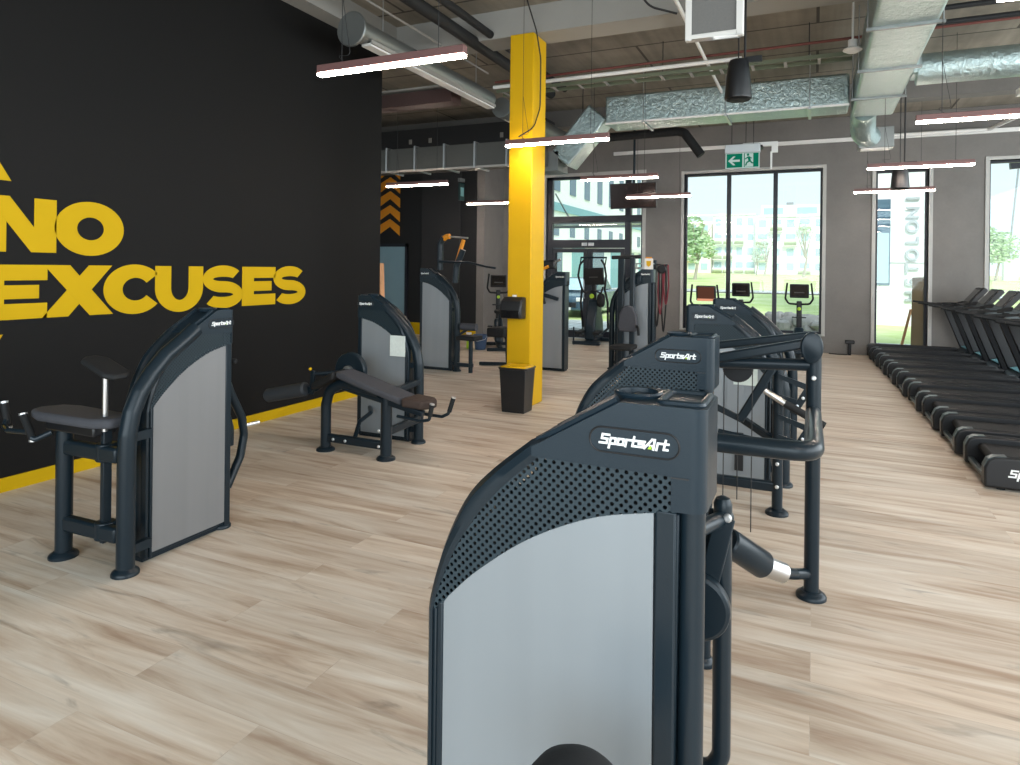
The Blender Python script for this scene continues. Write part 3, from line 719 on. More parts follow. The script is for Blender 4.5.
# --- left machine with high seat
D_ = thing('weight_machine', 'slate weight machine at far left with high narrow seat and thigh pad', 'weight machine', (-3.635, 3.165, 0), -PI/2, 'weight machines')
tower(D_, tube=TT+.015, panel=mat_panel('grey_side_panel', 1.0, (.20, .203, .208)), posts=False, rear=.055, tx=.04)
Bw(MB().cyl((-3.945, 2.47, .02), (-3.945, 2.47, .735), .045, 22), 'seat_post', M_black, D_)
Bw(MB().foot(-3.945, 2.47, .078), 'foot', M_black, D_)
Bw(MB().bar((-3.93, 2.47, .64), (-3.48, 2.48, .64), .06, .085), 'upper_bar', M_black, D_, bevel=.015)
Bw(MB().bar((-3.93, 2.47, .20), (-3.48, 2.48, .20), .06, .085), 'lower_bar', M_black, D_, bevel=.015)
Bw(MB().bar((-3.625, 2.50, .13), (-3.625, 2.50, .76), .05, .03, (1, 0, 0)).lathe((-3.625, 2.50, .64), [(.05, -.05), (.055, -.045), (.055, .045), (.05, .05)], (0, 0, 1)).lathe((-3.625, 2.50, .20), [(.05, -.05), (.055, -.045), (.055, .045), (.05, .05)], (0, 0, 1)), 'slide_post', M_black, D_, bevel=.004)
seat = MB().prism([(-4.20, 2.48), (-4.17, 2.41), (-4.05, 2.37), (-3.60, 2.38), (-3.50, 2.43), (-3.49, 2.55), (-3.60, 2.60), (-4.02, 2.62), (-4.14, 2.59)], 'z', .79, .845)
Bw(seat, 'seat', M_pad, D_, bevel=.02, seg=3)
Bw(MB().box(-4.05, -3.62, 2.42, 2.56, .735, .79), 'seat_plate', M_blackpl, D_, bevel=.01)
Bw(MB().cyl((-3.61, 2.48, .76), (-3.61, 2.48, 1.09), .016, 14), 'pad_stem', M_chrome, D_)
Mx = Matrix.Translation((-3.62, 2.48, 1.115)) @ Matrix.Rotation(math.radians(19), 4, 'Y') @ Matrix.Scale(.64, 4)
Bw(MB().prism([(-.22, -.05), (-.16, -.12), (.16, -.12), (.23, -.06), (.23, .07), (.16, .13), (-.14, .13), (-.22, .06)], 'z', -.022, .03).rot(Mx), 'thigh_pad', M_rubber, D_, bevel=.02, seg=3)
Bw(MB().tube([(-4.12, 2.38, .72), (-4.30, 2.36, .715), (-4.44, 2.42, .71), (-4.46, 2.44, .74)], .015, 10, .03).tube([(-3.95, 2.40, .735), (-4.00, 2.34, .70), (-4.02, 2.33, .71)], .015, 10, .02), 'handle_bar', M_black, D_)
for a, b in (((-4.455, 2.45, .705), (-4.50, 2.45, .84)), ((-4.02, 2.34, .70), (-4.15, 2.36, .82))):
    h = Bw(MB().cyl(a, b, .021, 14), 'hand_grip', M_rubber, D_)
    Bw(MB().cyl(Vector(b), Vector(b)+Vector((-.002, 0, .012)), .022, 14).cyl(Vector(a)-Vector((0, 0, .012)), a, .022, 14), 'grip_end', M_bolt, h)
Bw(MB().tube([(-3.55, 3.24, 1.0), (-3.55, 3.31, .84), (-3.55, 3.41, .66), (-3.55, 3.43, .54), (-3.55, 3.40, .40), (-3.55, 3.29, .22)], .028, 12, .1), 'lever_arm', M_black, D_)
Bw(MB().cyl((-3.55, 3.42, .60), (-3.49, 3.51, .615), .013, 10), 'lever_pin', M_bolt, D_)
Bw(MB().lathe((-3.48, 3.25, 1.07), [(.010, 0), (.018, .008), (.018, .03), (.012, .04)], (1, 0, 0), 16), 'adjust_knob', M_rubber, D_)
Bw(MB().prism([(3.20, .95), (3.30, .62), (3.30, .50), (3.20, .50)], 'x', -3.54, -3.50), 'lever_plate', M_black, D_, bevel=.008)
Bw(MB().foot(-3.49, 3.19, .06), 'foot', M_black, D_)

# --- prone leg curl machine
E_ = thing('weight_machine', 'leg curl machine with a sloping grey bench and roller in front of the black wall', 'weight machine', (-4.13, 5.50, 0), 0, 'weight machines')
tower(E_, tube=.05, posts=False, rear=.055)
Bw(MB().box(-3.78, -3.61, 5.488, 5.50, .83, 1.03), 'instruction_card', plain('pale_card', (.66, .72, .68), .6, 0, .3, .15, 40), E_)
def slab(pts, z_of, th, nm, mt, bev=.02):
    mb = MB(); n = len(pts)
    V = [(x, y, z_of(x)) for x, y in pts]+[(x, y, z_of(x)-th) for x, y in pts]
    mb.poly(V, [tuple(range(n)), tuple(range(2*n-1, n-1, -1))]+[(i, (i+1) % n, n+(i+1) % n, n+i) for i in range(n)])
    return Bw(mb, nm, mt, E_, bevel=bev, seg=3)
zb = lambda x: .745-.29*max(0, x+3.72) if x > -3.72 else .745+.06*(x+3.72)
slab([(-3.92, 4.84), (-3.70, 4.82), (-3.22, 4.83), (-3.20, 5.08), (-3.70, 5.10), (-3.92, 5.08)], lambda x: .755-.26*(x+3.92), .06, 'bench_pad', M_pad)
slab([(-3.19, 4.80), (-3.0, 4.82), (-2.95, 4.90), (-2.95, 5.0), (-3.0, 5.06), (-3.19, 5.07)], lambda x: .585-.08*(x+3.19), .075, 'elbow_pad', M_padbrown)
slab([(-4.22, 4.86), (-3.92, 4.80), (-3.92, 5.06), (-4.22, 5.02)], lambda x: .62+.45*(x+4.22), .07, 'thigh_support', M_rubber)
Bw(MB().tube([(-4.10, 4.94, .02), (-4.10, 4.94, .42), (-4.06, 4.94, .56), (-3.92, 4.94, .63), (-3.5, 4.94, .58)], .047, 18, .14), 'rear_leg', M_black, E_)
Bw(MB().cyl((-3.43, 4.94, .02), (-3.43, 4.94, .58), .05, 20), 'front_leg', M_black, E_)
Bw(MB().foot(-4.10, 4.94, .085).foot(-3.43, 4.94, .085), 'foot', M_black, E_)
Bw(MB().bar((-4.08, 4.94, .12), (-3.45, 4.94, .12), .055, .075), 'lower_bar', M_black, E_, bevel=.014)
Bw(MB().bar((-3.43, 4.96, .24), (-3.46, 5.52, .24), .05, .07).bar((-3.52, 4.94, .54), (-3.46, 5.52, .60), .05, .06), 'tie_bar', M_black, E_, bevel=.012)
Bw(MB().tube([(-3.80, 4.98, .14), (-3.84, 5.1, .26), (-3.86, 5.3, .30), (-4.02, 5.5, .30)], .02, 10, .06), 'cable_guard', M_black, E_)
Bw(MB().bar((-3.9, 4.94, .60), (-3.05, 4.94, .44), .06, .05), 'bench_rail', M_black, E_, bevel=.01)
Bw(MB().lathe((-3.99, 5.16, .715), [(.06, -.03), (.165, -.03), (.173, -.02), (.173, .02), (.165, .03), (.06, .03)], (0, 1, 0), 40), 'cam_wheel', M_black, E_, bevel=.004)
Bw(MB().lathe((-3.99, 5.12, .715), [(.02, -.03), (.05, -.025), (.05, .02)], (0, 1, 0), 24), 'wheel_hub', M_alu, E_)
Bw(MB().tube([(-3.99, 5.08, .715), (-4.08, 5.02, .68), (-4.28, 5.0, .54), (-4.30, 4.93, .54)], .03, 12, .05), 'swing_arm', M_black, E_)
Bw(MB().tube([(-4.81, 4.93, .44), (-4.79, 4.93, .445), (-4.34, 4.93, .545), (-4.32, 4.93, .55)], [.05, .066, .066, .05], 24), 'ankle_roller', plain('slate_foam', (.03, .036, .043), .6, 0, .4, .1, 30), E_)
Bw(MB().lathe((-4.812, 4.93, .44), [(.02, 0), (.024, .01), (.016, .018)], (-1, 0, -.2), 16), 'roller_cap', M_blackpl, E_)
Bw(MB().bar((-4.28, 4.95, .50), (-4.26, 4.95, .72), .03, .04, (1, 0, 0)).tube([(-4.26, 4.95, .69), (-4.14, 4.98, .70), (-4.0, 5.04, .72)], .018, 10), 'adjust_arm', M_black, E_, bevel=.003)
Bw(MB().blob((-4.29, 4.94, .735), .016, .016, .016, 10, 8), 'adjust_knob', M_yellow, E_)
Bw(MB().tube([(-3.25, 4.84, .42), (-3.02, 4.84, .40), (-2.93, 4.84, .42), (-2.925, 4.84, .46)], .014, 10, .04).tube([(-3.1, 5.02, .42), (-2.90, 5.0, .42), (-2.84, 5.0, .45), (-2.83, 5.0, .48)], .014, 10, .04), 'handle_bar', M_black, E_)
for a, b in (((-2.925, 4.84, .45), (-2.905, 4.84, .55)), ((-2.83, 5.0, .47), (-2.79, 5.0, .59))):
    h = Bw(MB().cyl(a, b, .02, 14), 'hand_grip', M_rubber, E_)
    Bw(MB().cyl(b, Vector(b)+Vector((.002, 0, .008)), .021, 14), 'grip_end', M_bolt, h)
for x, z in ((-3.985, .12), (-3.85, .12), (-3.47, .12), (-3.47, .26)): Bw(MB().lathe((x, 4.905 if x != -3.47 else 4.885, z), [(.014, 0), (.014, .006), (.008, .01)], (0, -1, 0), 14), 'bolt', M_bolt, E_)

# --- tall lat machine at the back left
F_ = thing('weight_machine', 'tall weight machine with long pull bar and orange grips, left of the yellow column', 'weight machine', (-5.99, 9.62, 0), 0, 'weight machines')
tower(F_, dz=.27, tube=.05, panel=M_panelt, stack=True, cup=False, rear=.06, posts=False)
Bw(MB().tube([(-5.70, 9.70, 1.66), (-5.70, 9.70, 2.10), (-5.63, 9.70, 2.20)], .05, 14, .08).tube([(-5.42, 9.72, 1.45), (-5.40, 9.72, 1.72), (-5.28, 9.72, 2.0)], .05, 14, .08), 'top_arm', M_black, F_)
Bw(MB().tube([(-5.66, 9.70, 2.16), (-5.58, 9.70, 2.215), (-5.52, 9.70, 2.22)], .045, 12, .03), 'foam_grip', M_orange, F_)
Bw(MB().cyl((-5.40, 9.72, 1.76), (-5.27, 9.72, 2.16), .033, 12), 'foam_grip', M_orange, F_)
Bw(MB().cyl((-5.54, 9.70, 2.215), (-5.2, 9.74, 2.19), .015, 10), 'cross_rod', M_alu, F_)
Bw(MB().tube([(-5.66, 9.60, 1.80), (-5.1, 9.60, 1.79), (-4.78, 9.60, 1.72), (-4.62, 9.60, 1.70)], .018, 10, .2), 'pull_bar', M_black, F_)
Bw(MB().cyl((-5.06, 9.62, 0), (-5.06, 9.62, .55), .035, 14).bar((-5.3, 9.62, .12), (-5.02, 9.62, .12), .05, .06), 'seat_post', M_black, F_)
Bw(MB().box(-5.26, -4.92, 9.46, 9.78, .53, .60), 'seat', M_rubber, F_, bevel=.02, seg=3)
Bw(MB().cyl((-5.24, 9.62, .74), (-4.96, 9.62, .74), .06, 18), 'thigh_roller', M_pad, F_)
Bw(MB().bar((-5.3, 9.66, .60), (-5.1, 9.64, .72), .03, .04), 'roller_arm', M_black, F_, bevel=.005)

# --- tall machine behind the column
G_ = thing('weight_machine', 'tall weight machine behind the yellow column, weight stack showing through clear panel', 'weight machine', (-3.80, 10.65, 0), PI, 'weight machines')
tower(G_, dz=.24, tube=.05, panel=M_panelt, stack=True, cup=False, rear=.06, posts=False)
Bw(MB().bar((-3.85, 10.40, 1.20), (-4.30, 10.36, 1.32), .06, .06), 'lever_arm', M_black, G_, bevel=.012)
Bw(MB().tube([(-4.12, 10.34, 1.32), (-4.07, 10.3, 1.18), (-4.05, 10.3, 1.12)], .022, 10), 'hand_grip', M_rubber, G_)
Bw(MB().box(-4.22, -4.10, 10.30, 10.42, 1.27, 1.42), 'lever_block', M_blackpl, G_, bevel=.015)
Bw(MB().cyl((-4.25, 10.5, 1.66), (-3.86, 10.5, 1.86), .022, 12), 'cross_rod', M_alu, G_)
Bw(MB().cyl((-4.3, 10.44, 1.62), (-4.05, 10.44, 1.74), .026, 12), 'foam_grip', M_orange, G_)
Bw(MB().box(-4.32, -3.95, 10.46, 10.6, 1.70, 1.84), 'top_block', M_blackpl, G_, bevel=.02)
Bw(MB().bar((-4.9, 10.5, .04), (-3.86, 10.5, .05), .08, .07), 'base_bar', M_black, G_, bevel=.012)
Bw(MB().box(-5.12, -4.78, 10.3, 10.7, .52, .68), 'seat', M_rubber, G_, bevel=.03, seg=3)
Bw(MB().bar((-4.82, 10.5, .52), (-4.80, 10.5, .04), .06, .06, (1, 0, 0)), 'seat_post', M_black, G_, bevel=.01)
Bw(MB().bar((-4.84, 10.5, .05), (-5.32, 10.45, .035), .07, .06), 'floor_leg', M_black, G_, bevel=.012)

# --- chest machine near the door
H_ = thing('weight_machine', 'tall weight machine with oval grey back pad, right of the elliptical trainer', 'weight machine', (-2.50, 11.20, 0), PI, 'weight machines')
tower(H_, dz=.30, tube=.05, cup=False, rear=.08)
Bw(MB().bar((-2.70, 10.75, .02), (-2.70, 10.75, 1.90), .08, .09, (0, 1, 0)), 'upright', M_black, H_, bevel=.015)
Bw(MB().bar((-2.90, 10.80, .02), (-2.90, 10.80, 1.90), .10, .09, (0, 1, 0)), 'upright', M_black, H_, bevel=.015)
Bw(MB().bar((-3.06, 10.8, 1.90), (-2.58, 10.8, 1.915), .10, .06), 'crossbar', M_rubber, H_, bevel=.015)
bp = MB().prism([(-2.870, .70), (-2.610, .70), (-2.575, .78), (-2.600, .98), (-2.660, 1.10), (-2.740, 1.13), (-2.820, 1.10), (-2.880, .98), (-2.905, .78)], 'y', 10.60, 10.70)
Bw(bp, 'back_pad', M_pad, H_, bevel=.025, seg=3)
Bw(MB().prism([(-2.930, .44), (-2.570, .44), (-2.570, .51), (-2.930, .51)], 'y', 10.2, 10.62), 'seat', M_rubber, H_, bevel=.025, seg=3)
Bw(MB().bar((-2.740, 10.4, .02), (-2.740, 10.4, .45), .07, .07, (0, 1, 0)).bar((-2.740, 10.2, .05), (-2.740, 11.0, .05), .08, .07), 'seat_post', M_black, H_, bevel=.012)
Bw(MB().tube([(-2.610, 10.66, .80), (-2.540, 10.5, .78), (-2.530, 10.5, .66)], .022, 10, .05), 'hand_grip', M_rubber, H_)
Bw(MB().prism([(-2.60, 1.62), (-2.95, 1.40), (-2.95, 1.30), (-2.60, 1.50)], 'y', 10.88, 10.96), 'gusset', M_black, H_, bevel=.008)
Bw(MB().box(-2.78, -2.46, 11.10, 11.18, 1.71, 1.745).box(-2.74, -2.72, 11.12, 11.16, 1.74, 1.80).box(-2.50, -2.48, 11.12, 11.16, 1.74, 1.80).box(-2.80, -2.44, 11.12, 11.16, 1.795, 1.815), 'top_rack', M_alu, H_)
# card standing on it
cd = thing('sign_card', 'small white card with a yellow badge standing on the tall machine by the door', 'card', (-2.50, 11.02, 1.712))
Bw(MB().box(-2.57, -2.43, 11.018, 11.026, 1.712, 1.89), 'card', M_whitepl, cd)
Bw(MB().prism([(-2.54, 1.85), (-2.46, 1.85), (-2.465, 1.78), (-2.50, 1.75), (-2.535, 1.78)], 'y', 11.012, 11.018), 'yellow_badge', M_yellow, cd)
Bw(MB().box(-2.55, -2.45, 11.016, 11.026, 1.89, 1.915), 'orange_edge', M_orange, cd)
# straps hung beside the machine
st = thing('strap_set', 'black and red training straps hanging from a bracket beside the big window', 'training straps', (-2.55, 12.2, 0))
Bw(MB().cyl((-2.65, 12.2, .02), (-2.65, 12.2, 1.88), .03, 12).cyl((-2.65, 12.2, 1.80), (-2.42, 12.2, 1.80), .014, 10).foot(-2.65, 12.2, .16), 'stand', M_black, st)
for i, (x, z0, z1, mt) in enumerate([(-2.60, .55, 1.80, M_rubber), (-2.54, .80, 1.80, M_dred), (-2.48, .45, 1.80, M_rubber), (-2.44, 1.0, 1.80, M_dred)]):
    Bw(MB().tube([(x-.03, 12.17, z1), (x-.045, 12.16, (z0+z1)/2), (x, 12.15, z0), (x+.045, 12.16, (z0+z1)/2), (x+.03, 12.17, z1)], .014, 8, .1), 'strap_loop', mt, st)
Bw(MB().lathe((-2.52, 12.15, 1.72), [(.07, 0), (.085, .02), (.07, .04)], (0, -1, 0), 20), 'strap_reel', M_blackpl, st)

# ------------------------------------------------------------------ treadmills
def make_treadmill():
    t = thing('treadmill', 'x', 'treadmill', (0, 0, 0), 0, 'row of treadmills')
    b = lambda mb, nm, mt, par=t, **k: mb.build(nm, mt, par, world=False, **k)
    prof = [(.0, .018), (.0, .17), (.025, .232), (.07, .258), (.16, .264), (1.52, .264), (1.56, .24), (1.56, .018)]
    for i, (a, c) in enumerate(((0, .115), (.735, .85))):
        r = b(MB().prism(prof, 'y', a, c), 'side_rail', M_blackpl, bevel=.018, seg=3)
        e = MB().strip([(.000, .178), (.026, .238), (.070, .2625), (.15, .268)], [(.004, .16), (.03, .222), (.075, .248), (.15, .256)], 'y', a+.012, c-.012)
        b(e, 'rail_end_trim', M_trim, r)
        b(MB().box(.15, 1.45, a+.03, c-.03, .264, .2675), 'foot_strip', M_rubber, r)
    b(MB().box(.13, 1.58, .115, .735, .19, .21).cyl((.13, .115, .175), (.13, .735, .175), .036, 18), 'running_belt', M_rubber)
    b(MB().box(.02, .065, .11, .74, .045, .08), 'rear_bar', M_trim, bevel=.006)
    b(MB().box(.16, 1.55, .14, .71, .05, .15), 'deck_pan', M_blackpl)
    b(MB().prism([(1.50, .05), (1.50, .16), (1.56, .25), (1.68, .31), (2.0, .29), (2.12, .20), (2.14, .05)], 'y', .05, .80), 'motor_hood', M_cap, bevel=.03, seg=3)
    b(MB().prism([(1.60, .30), (1.74, .33), (1.95, .315), (1.95, .302), (1.72, .312), (1.62, .285)], 'y', .12, .73), 'hood_gloss_strip', M_teal)
    b(MB().cyl((.12, .06, 0), (.12, .06, .05), .03).cyl((.12, .79, 0), (.12, .79, .05), .03).cyl((2.0, .06, 0), (2.0, .06, .06), .03).cyl((2.0, .79, 0), (2.0, .79, .06), .03), 'foot', M_rubber)
    for a in (.02, .77):
        b(MB().prism([(1.62, .20), (1.80, .20), (1.50, 1.06), (1.30, 1.06)], 'y', a, a+.06), 'upright', M_blackpl, bevel=.015)
        b(MB().tube([(.80, a+.03, 1.145), (.90, a+.03, 1.135), (1.2, a+.03, 1.10), (1.55, a+.03, 1.11), (1.75, a+.03, 1.16)], [.018, .034, .04, .042, .04], 14, .08), 'handrail', M_rubber)
    b(MB().prism([(1.22, 1.04), (1.30, 1.11), (1.72, 1.15), (1.80, 1.12), (1.74, 1.04)], 'y', .02, .83), 'console_deck', M_cap, bevel=.02, seg=3)
    s = b(MB().prism([(1.58, 1.11), (1.68, 1.11), (1.92, 1.39), (1.89, 1.44), (1.83, 1.44)], 'y', .14, .71), 'screen_housing', M_blackpl, bevel=.02, seg=3)
    b(MB().prism([(1.625, 1.185), (1.632, 1.18), (1.808, 1.40), (1.80, 1.405)], 'y', .19, .66), 'screen', M_screen, s)
    for a in (.20, .50): b(MB().lathe((1.45, a+.07, 1.12), [(.045, 0), (.05, .012), (.042, .02), (.04, .005)], seg=18), 'cup_holder', M_blackpl)
    put_logo(t, (.36, -.0015, .14), (1, 0, 0), (0, 0, 1), .40)
    return t
TL = ['treadmill nearest the camera, with white lettering on its side rail', 'second treadmill from the camera in the right-hand row',
      'third treadmill from the camera in the right-hand row', 'fourth treadmill from the camera in the right-hand row',
      'middle treadmill of the right-hand row, fifth from either end', 'fourth treadmill from the back wall in the right-hand row', 'third treadmill from the back wall in the right-hand row',
      'second treadmill from the back wall in the right-hand row', 'farthest treadmill, right beside the back wall and narrow window']
tm = make_treadmill()
for i in range(9):
    o = tm if i == 0 else copy_tree(tm)
    o.location = (1.235-.032*i, 6.38+1.035*i, 0); o['label'] = TL[i]

# ------------------------------------------------------------------ cardio machines
def upright_bike(x, y, label, rz=0.0, lit=False, h=0.0, seat=True):
    t = thing('exercise_bike' if seat else 'cardio_stepper', label, 'exercise bike' if seat else 'cardio machine', (x, y, 0), rz, 'exercise bikes' if seat else 'cardio machines at the big window')
    b = lambda mb, nm, mt, par=t, **k: mb.build(nm, mt, par, world=False, **k)
    b(MB().bar((0, -1.0, .05), (0, .12, .05), .10, .07).bar((-.25, .1, .035), (.25, .1, .035), .08, .07).bar((-.28, -1.0, .035), (.28, -1.0, .035), .08, .07), 'base_frame', M_black, bevel=.015)
    b(MB().prism([(-.55, .12), (-.45, .45), (-.2, .62), (.05, .55), (.1, .12)], 'x', -.09, .09), 'drive_housing', M_cap, bevel=.04, seg=3)
    b(MB().bar((0, .04, .50), (0, .0, 1.12+h), .10, .08, (0, 1, 0)), 'console_post', M_blackpl, bevel=.02)
    b(MB().lathe((0, -.055, .97+h), [(.03, 0), (.035, .006), (.02, .01)], (0, -1, 0), 18), 'post_badge', M_lime)
    b(MB().bar((-.13, -.05, .80+h), (.13, -.05, .80+h), .04, .025), 'bottle_rail', M_blackpl, bevel=.008)
    if seat: b(MB().bar((0, -.7, .30), (0, -.82, .77), .07, .07, (1, 0, 0)), 'seat_post', M_black, bevel=.015)
    if seat: b(MB().blob((0, -.83, .80), .13, .17, .05, power=.7), 'saddle', M_rubber)
    c = b(MB().obox((0, -.02, 1.32+h), (1, 0, 0), (0, 1, .22), (0, -.22, 1), .175, .03, .14), 'console', M_blackpl, bevel=.02, seg=3)
    b(MB().obox((0, -.055, 1.33+h), (1, 0, 0), (0, 1, .22), (0, -.22, 1), .145, .004, .105), 'screen', M_lcd if lit else M_screen, c)
    if lit: b(MB().obox((0, -.06, 1.20+h), (1, 0, 0), (0, 1, .22), (0, -.22, 1), .15, .01, .02), 'glow_strip', M_glow, c)
    if not lit: b(MB().obox((0, -.052, 1.29+h), (1, 0, 0), (0, 1, .22), (0, -.22, 1), .09, .008, .008), 'screen_readout', plain('dim_readout', (.09, .09, .085), .5), c)
    for s in (-1, 1):
        b(MB().tube([(s*.04, -.05, 1.06+h), (s*.19, -.10, 1.07+h), (s*.25, -.18, 1.17+h), (s*.215, -.22, 1.48+h)], [.02, .022, .024, .018], 12, .08), 'handlebar', M_rubber)
        b(MB().bar((s*.10, -.25, .30), (s*.14, -.25, .18 if s > 0 else .44), .02, .03, (0, 1, 0)).obox((s*.19, -.25, .17 if s > 0 else .45), (1, 0, 0), (0, 1, 0), (0, 0, 1), .05, .06, .012), 'pedal', M_blackpl)
    return t
upright_bike(-.277, 14.45, 'black cardio machine with console before the right pane of the big window', seat=False)
upright_bike(-1.375, 14.45, 'black cardio machine with console before the middle pane of the big window', seat=False)
upright_bike(-1.80, 12.6, 'cardio machine with a reddish lit console at the left pane of the big window', lit=True, h=-.03, seat=False)
upright_bike(-6.33, 13.3, 'black exercise bike standing left of the yellow column by the far wall', rz=.5, h=.10)

# elliptical in front of the glass door
el = thing('elliptical_trainer', 'black elliptical trainer standing in front of the glazed double door', 'elliptical trainer', (-4.45, 14.4, 0))
Bw(MB().bar((-4.82, 14.36, .05), (-4.18, 14.36, .05), .09, .08).bar((-4.5, 14.36, .06), (-4.5, 15.3, .06), .12, .08).bar((-4.75, 15.3, .05), (-4.2, 15.3, .05), .09, .08), 'base_frame', M_black, el, bevel=.015)
Bw(MB().cyl((-4.80, 14.36, 0), (-4.80, 14.36, .4), .018, 10), 'rear_guard', M_black, el)
Bw(MB().prism([(14.5, .1), (14.55, .55), (14.75, 1.0), (15.0, 1.0), (15.2, .5), (15.25, .1)], 'x', -4.60, -4.36), 'drive_housing', M_cap, el, bevel=.04, seg=3)
Bw(MB().bar((-4.47, 14.85, .9), (-4.47, 14.80, 1.40), .10, .09, (0, 1, 0)), 'console_post', M_blackpl, el, bevel=.02)
co = Bw(MB().obox((-4.46, 14.74, 1.54), (1, 0, .03), (0, 1, .3), (0, -.3, 1), .235, .04, .20), 'console', M_blackpl, el, bevel=.025, seg=3)
Bw(MB().obox((-4.46, 14.695, 1.57), (1, 0, .03), (0, 1, .3), (0, -.3, 1), .19, .004, .12), 'screen', M_screen, co)
Bw(MB().obox((-4.46, 14.694, 1.52), (1, 0, .03), (0, 1, .3), (0, -.3, 1), .10, .006, .010), 'screen_readout', MATS['dim_readout'], co)
Bw(MB().lathe((-4.49, 14.70, 1.09), [(.05, 0), (.055, .008), (.03, .012)], (0, -1, 0), 20), 'post_badge', M_lime, el)
for s in (-1, 1):
    x = -4.46+s*.30
    Bw(MB().tube([(x, 14.9, .35), (x+s*.02, 14.78, .95), (x-s*.03, 14.70, 1.25), (x+s*.03, 14.60, 1.55), (x-s*.01, 14.60, 1.80), (x-s*.10, 14.64, 1.92)], [.026, .026, .025, .024, .024, .022], 12, .1), 'moving_handle', M_rubber, el)
    Bw(MB().tube([(x, 14.9, .35), (x-s*.08, 14.6, .22), (x-s*.1, 14.3, .24)], .028, 10, .1), 'pedal_arm', M_black, el)
    Bw(MB().obox((x-s*.1, 14.42, .29), (1, 0, 0), (0, 1, .1), (0, -.1, 1), .075, .17, .025), 'pedal', M_rubber, el, bevel=.012)
    Bw(MB().tube([(-4.46+s*.03, 14.78, 1.20), (-4.46+s*.2, 14.66, 1.16), (-4.46+s*.26, 14.6, 1.30)], .02, 10, .06), 'fixed_handle', M_rubber, el)
Bw(MB().cyl((-4.80, 14.80, 1.97), (-4.18, 14.80, 1.97), .02, 10).cyl((-4.79, 14.8, 1.97), (-4.76, 14.64, 1.80), .015, 8).cyl((-4.19, 14.8, 1.97), (-4.17, 14.64, 1.80), .015, 8), 'top_rail', M_black, el)
Bw(MB().blob((-4.28, 14.72, 1.0), .09, .08, .16, power=.7), 'bottle_holder', M_rubber, el)

el.location.x -= .14
# ------------------------------------------------------------------ bin, dispenser and small things
bn = thing('waste_bin', 'tapered black waste bin with yellow liner rim at the foot of the yellow column', 'waste bin', (-3.22, 7.32, 0))
def ring_rect(hx, hy, z, r=.03): return [(-3.22+x, 7.32+y, z) for x, y in [(-hx, -hy), (hx, -hy), (hx, hy), (-hx, hy)]]
bb = MB(); V = ring_rect(.142, .125, 0)+ring_rect(.168, .152, .52)+ring_rect(.158, .143, .52)+ring_rect(.134, .117, .02)
F = [(3, 2, 1, 0)]+[(i+4*k, (i+1) % 4+4*k, (i+1) % 4+4*k+4, i+4*k+4) for k in range(3) for i in range(4)]+[(12, 13, 14, 15)]
bb.poly(V, F); Bw(bb, 'bin_body', M_blackpl, bn, bevel=.012, seg=3)
Bw(MB().tube([Vector(p) for p in ring_rect(.174, .157, .52)], .012, 8, .03, closed=True), 'bin_rim', M_blackpl, bn)
Bw(MB().prism([(-3.385, 7.175), (-3.055, 7.175), (-3.055, 7.465), (-3.385, 7.465)], 'z', .48, .545), 'yellow_liner', M_yellow, bn, bevel=.02)
dp = thing('towel_dispenser', 'glossy black paper dispenser fixed to the front of the yellow column', 'dispenser', (-3.36, 7.57, 1.08))
Bw(MB().prism([(7.57, 1.08), (7.40, 1.09), (7.39, 1.20), (7.42, 1.30), (7.49, 1.35), (7.57, 1.35)], 'x', -3.50, -3.22), 'body', M_blackpl, dp, bevel=.02, seg=3)
Bw(MB().box(-3.48, -3.24, 7.388, 7.396, 1.095, 1.19), 'front_window', M_screen, dp, bevel=.003)
Bw(MB().box(-3.38, -3.34, 7.50, 7.55, 1.345, 1.375), 'key_lock', M_whitepl, dp, bevel=.004)
# floor valve by the concrete pier
fs = thing('floor_post', 'small black T-shaped post on the floor in front of the concrete pier', 'floor post', (.66, 15.42, 0))
Bw(MB().cyl((.66, 15.42, 0), (.66, 15.42, .24), .035, 14), 'stem', M_blackpl, fs)
Bw(MB().box(.575, .755, 15.38, 15.46, .23, .31), 'head', M_blackpl, fs, bevel=.02)
Bw(MB().tube([(.62, 15.40, .012), (.45, 15.36, .012), (.28, 15.44, .012)], .012, 8, .08), 'cable', M_cable, fs)
# spray bottle and bucket near the far wall
bk = thing('bucket', 'blue cleaning bucket on the floor left of the yellow column', 'bucket', (-6.35, 12.5, 0))
Bw(MB().lathe((-6.35, 12.5, 0), [(.11, 0), (.15, .30), (.155, .31), (.145, .31), (.105, .02), (.001, .02)], seg=28), 'body', M_bucket, bk)
Bw(MB().tube([(-6.50, 12.5, .28), (-6.50, 12.42, .22), (-6.35, 12.35, .18), (-6.20, 12.42, .22), (-6.20, 12.5, .28)], .006, 8, .05), 'bail_handle', M_alu, bk)
sb = thing('spray_bottle', 'lime and white spray bottle on the floor next to the blue bucket', 'spray bottle', (-6.62, 12.5, 0))
Bw(MB().lathe((-6.62, 12.5, 0), [(.05, 0), (.055, .02), (.055, .18), (.03, .24), (.016, .26)], seg=20), 'body', M_lime, sb)
Bw(MB().lathe((-6.62, 12.5, .26), [(.018, 0), (.018, .04), (.012, .045)], seg=14).box(-6.68, -6.57, 12.485, 12.515, .30, .34).bar((-6.66, 12.5, .31), (-6.65, 12.5, .23), .012, .012), 'trigger_head', M_whitepl, sb)
wp = MB().bar((-5.52, 7.86, .0), (-5.66, 7.96, 1.75), .05, .10, (0, 1, 0)).build('timber_board', M_timber, bevel=.004); tag(wp, 'pale timber board leaning at the end of the black wall', 'board')

